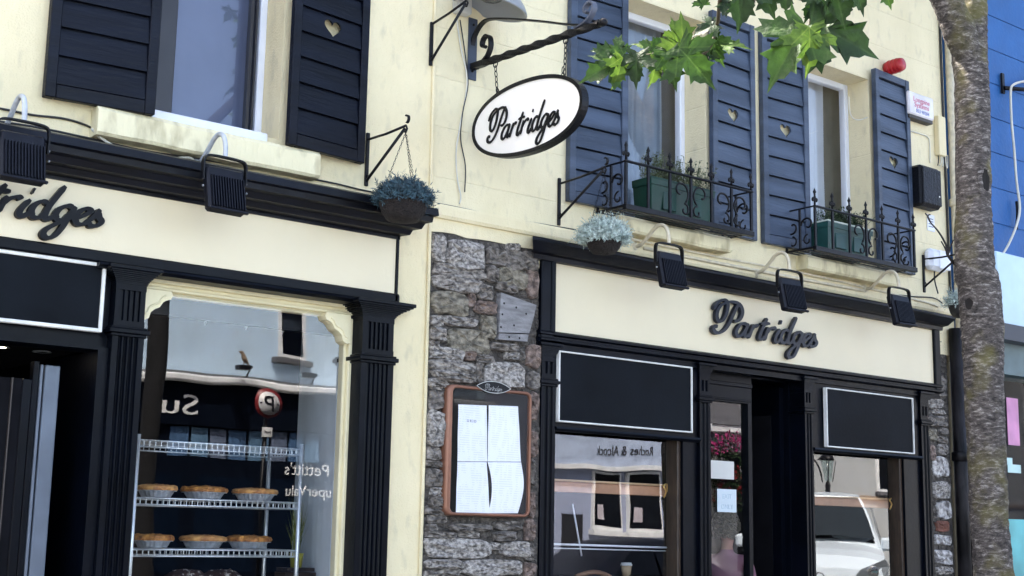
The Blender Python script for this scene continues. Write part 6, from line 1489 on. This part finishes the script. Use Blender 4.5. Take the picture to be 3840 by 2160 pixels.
# ================================================================== white van parked by the kerb (seen in the right pane)
def van(x,y,rz):
    t = thing('parked_van','white panel van parked by the kerb, seen reflected in the right cafe window','van',(x,y,ZG-.12)); M_ = Matrix.Translation((x,y,ZG-.12))@Matrix.Rotation(rz,4,'Z')@Matrix.Scale(1.17,4)
    Mw = mat('white_van_paint',(0.62,0.70,0.77),.25,var=.02,coat=.6)
    # cross-sections from nose (-x) to tail; each: x, half width, sill z, belt z, belt half width, top z, top half width
    S = [(0.0,.60,.34,.62,.60,.66,.52),(.06,.78,.26,.74,.78,.86,.66),(.25,.86,.22,.84,.86,1.02,.74),(.55,.89,.22,.94,.89,1.10,.78),(.95,.90,.22,1.02,.89,1.18,.78),(1.15,.905,.22,1.06,.89,1.36,.74),(1.45,.91,.22,1.10,.89,1.66,.66),(1.75,.91,.22,1.12,.89,1.82,.62),(2.1,.91,.22,1.12,.89,1.88,.62),(3.6,.91,.24,1.12,.89,1.90,.62),(4.15,.90,.26,1.12,.88,1.86,.62),(4.25,.88,.3,1.1,.86,1.78,.60)]
    vs = []; fs = []
    for (px,hw,z0,zb,bw,zt,tw_) in S:
        prof = [(-hw*.96,z0),(-hw,z0+.14),(-hw,(z0+zb)/2),(-bw,zb),(-(bw+tw_)/2-.02,(zb+zt)/2+.02),(-tw_-.03,zt-.05),(-tw_*.75,zt-.005),(0,zt+.015)]
        prof = prof+[(-a,b) for a,b in prof[-2::-1]]; k = len(prof)
        vs += [(px,a,b) for a,b in prof]
    for j in range(len(S)-1):
        for i in range(k-1): fs.append((j*k+i,j*k+i+1,(j+1)*k+i+1,(j+1)*k+i))
        fs.append((j*k+k-1,j*k,(j+1)*k,(j+1)*k+k-1))
    fs += [list(range(k)),[(len(S)-1)*k+i for i in range(k)]]
    body = MB().add(vs,fs,smooth=False).xf(M_).build('body', Mw, t)
    Mg = mat('van_glass',(0.012,0.018,0.022),.06,spec=.7)
    def P(*a): return [M_@Vector(p) for p in a]
    ws = MB(); n = 9; vs = []
    for j in range(5):
        f = j/4; px = 1.06+(1.66-1.06)*f; z = 1.235+(1.775-1.235)*f; hw = .735+(.60-.735)*f
        for i in range(n): u = -1+2*i/(n-1); vs.append((px-.15+.06*u*u, hw*u*1.02, z+.03-.02*u*u))
    ws.add(vs,[(j*n+i,j*n+i+1,(j+1)*n+i+1,(j+1)*n+i) for j in range(4) for i in range(n-1)],smooth=True).xf(M_).build('windscreen', Mg, t)
    MB().add([(1.0,-.76,1.20),(.98,0,1.235),(1.0,.76,1.20),(1.1,.74,1.27),(1.04,0,1.29),(1.1,-.74,1.27)],[(0,1,4,5),(1,2,3,4)]).xf(M_).build('scuttle', M_iron, t)
    for s in (-1,1):
        MB().add([(1.35,s*.905,1.16),(2.2,s*.912,1.16),(2.2,s*.80,1.66),(1.75,s*.80,1.66)],[(0,1,2,3)]).xf(M_).build('side_window', Mg, t)
        hl = MB(); c = [(.015,s*.42,.70),(.03,s*.52,.86),(.20,s*.83,1.0),(.24,s*.875,.90),(.10,s*.80,.72)]
        hl.add([(a-.03,b,d) for a,b,d in c]+[(a+.05,b,d) for a,b,d in c],[list(range(5)),list(range(5,10))]+[(i,(i+1)%5,5+(i+1)%5,5+i) for i in range(5)])
        h_ = hl.xf(M_).build('headlight', mat('headlamp_glass',(.16,.18,.20),.08,spec=.8), t)
        MB().lathe([(.0005,-.01),(.07,-.008),(.085,.0),(.07,.02)],18,(.03,s*.64,.82),axis='x').xf(M_).build('reflector', mat('lamp_chrome',(.75,.78,.8),.15,metallic=.9), h_)
        MB().box((1.30,s*.87,1.10),(1.40,s*1.03,1.27),bev=.03).xf(M_).build('wing_mirror', Mw, t)
        for wx in (.80,3.45):
            w_ = MB().lathe([(.20,-.10),(.31,-.10),(.325,-.08),(.325,.08),(.31,.10),(.20,.10)],26,(wx,s*.82,.32),axis='y').xf(M_).build('wheel', M_iron, t)
            MB().lathe([(.0005,-.06*s),(.19,-.09*s),(.20,0)],20,(wx,s*.90,.32),axis='y').xf(M_).build('rim', M_grey_met, w_)
    MB().box((-.035,-.66,.28),(.10,.66,.52),bev=.05).xf(M_).build('bumper', mat('black_bumper',(.02,.02,.022),.6), t)
    MB().box((-.012,-.36,.60),(.05,.36,.68),bev=.02).xf(M_).build('grille', M_iron, t)
    MB().tube([(-.02,.06*cos(a),.76+.045*sin(a)) for a in [2*pi*i/16 for i in range(16)]],.010,6,closed=True).xf(M_).build('badge', mat('badge_chrome',(.35,.37,.4),.2,metallic=.8), t)
    MB().tube(catmull([(1.02,-.1,1.27),(1.2,-.35,1.36),(1.28,-.6,1.40)],4),.008,5).xf(M_).build('wiper', M_iron, t)
van(16.3,-6.6,radians(-41))

# dark saloon parked across the road (its roof line shows low in the long cafe window)
def saloon(x, y, rz):
    t = thing('parked_car','dark saloon car parked across the road, seen reflected in the long cafe window','car',(x,y,ZG-.12)); M_ = Matrix.Translation((x,y,ZG-.12))@Matrix.Rotation(rz,4,'Z')
    S = [(-2.1,.62,.35,.55,.55),(-2.0,.80,.24,.70,.70),(-1.5,.87,.22,.86,.74),(-.95,.88,.20,.93,.76),(-.3,.88,.20,1.33,.58),(.3,.88,.20,1.40,.58),(.95,.88,.20,1.36,.58),(1.55,.87,.22,1.0,.70),(2.0,.82,.26,.95,.68),(2.12,.74,.36,.8,.6)]
    vs = []; fs = []
    for px,hw,z0,zt,tw_ in S:
        zb = min(.86,zt-.05); prof = [(-hw*.95,z0),(-hw,z0+.15),(-hw,zb-.06),(-hw*.97,zb),(-tw_-.02,zt-.05),(-tw_*.8,zt),(0,zt+.02)]; prof += [(-a,b) for a,b in prof[-2::-1]]; k = len(prof); vs += [(px,a,b) for a,b in prof]
    for j in range(len(S)-1):
        for i in range(k-1): fs.append((j*k+i,j*k+i+1,(j+1)*k+i+1,(j+1)*k+i))
        fs.append((j*k+k-1,j*k,(j+1)*k,(j+1)*k+k-1))
    fs += [list(range(k)),[(len(S)-1)*k+i for i in range(k)]]
    MB().add(vs,fs,smooth=True).xf(M_).build('body', mat('navy_car_paint',(0.004,0.005,0.010),.35,spec=.25), t)
    for s in (-1,1):
        MB().add([(-.75,s*.875,.92),(.0,s*.875,.92),(.0,s*.68,1.30),(-.25,s*.69,1.28)],[(0,1,2,3)]).xf(M_).build('side_window', M_dglass, t)
        MB().add([(.06,s*.875,.92),(1.2,s*.875,.92),(.9,s*.68,1.28),(.06,s*.68,1.30)],[(0,1,2,3)]).xf(M_).build('side_window', M_dglass, t)
        MB().box((-2.08,s*.45,.62),(-1.9,s*.78,.74),bev=.03).xf(M_).build('headlight', MATS['headlamp_glass'], t)
        MB().box((2.0,s*.5,.72),(2.12,s*.76,.86),bev=.03).xf(M_).build('tail_light', M_red, t)
        for wx in (-1.32,1.32):
            w_ = MB().lathe([(.19,-.10),(.30,-.10),(.315,-.08),(.315,.08),(.30,.10),(.19,.10)],24,(wx,s*.79,.315),axis='y').xf(M_).build('wheel', M_iron, t)
            MB().lathe([(.0005,-.06*s),(.18,-.09*s),(.19,0)],18,(wx,s*.86,.315),axis='y').xf(M_).build('rim', M_grey_met, w_)
saloon(12.9,-7.35,0)
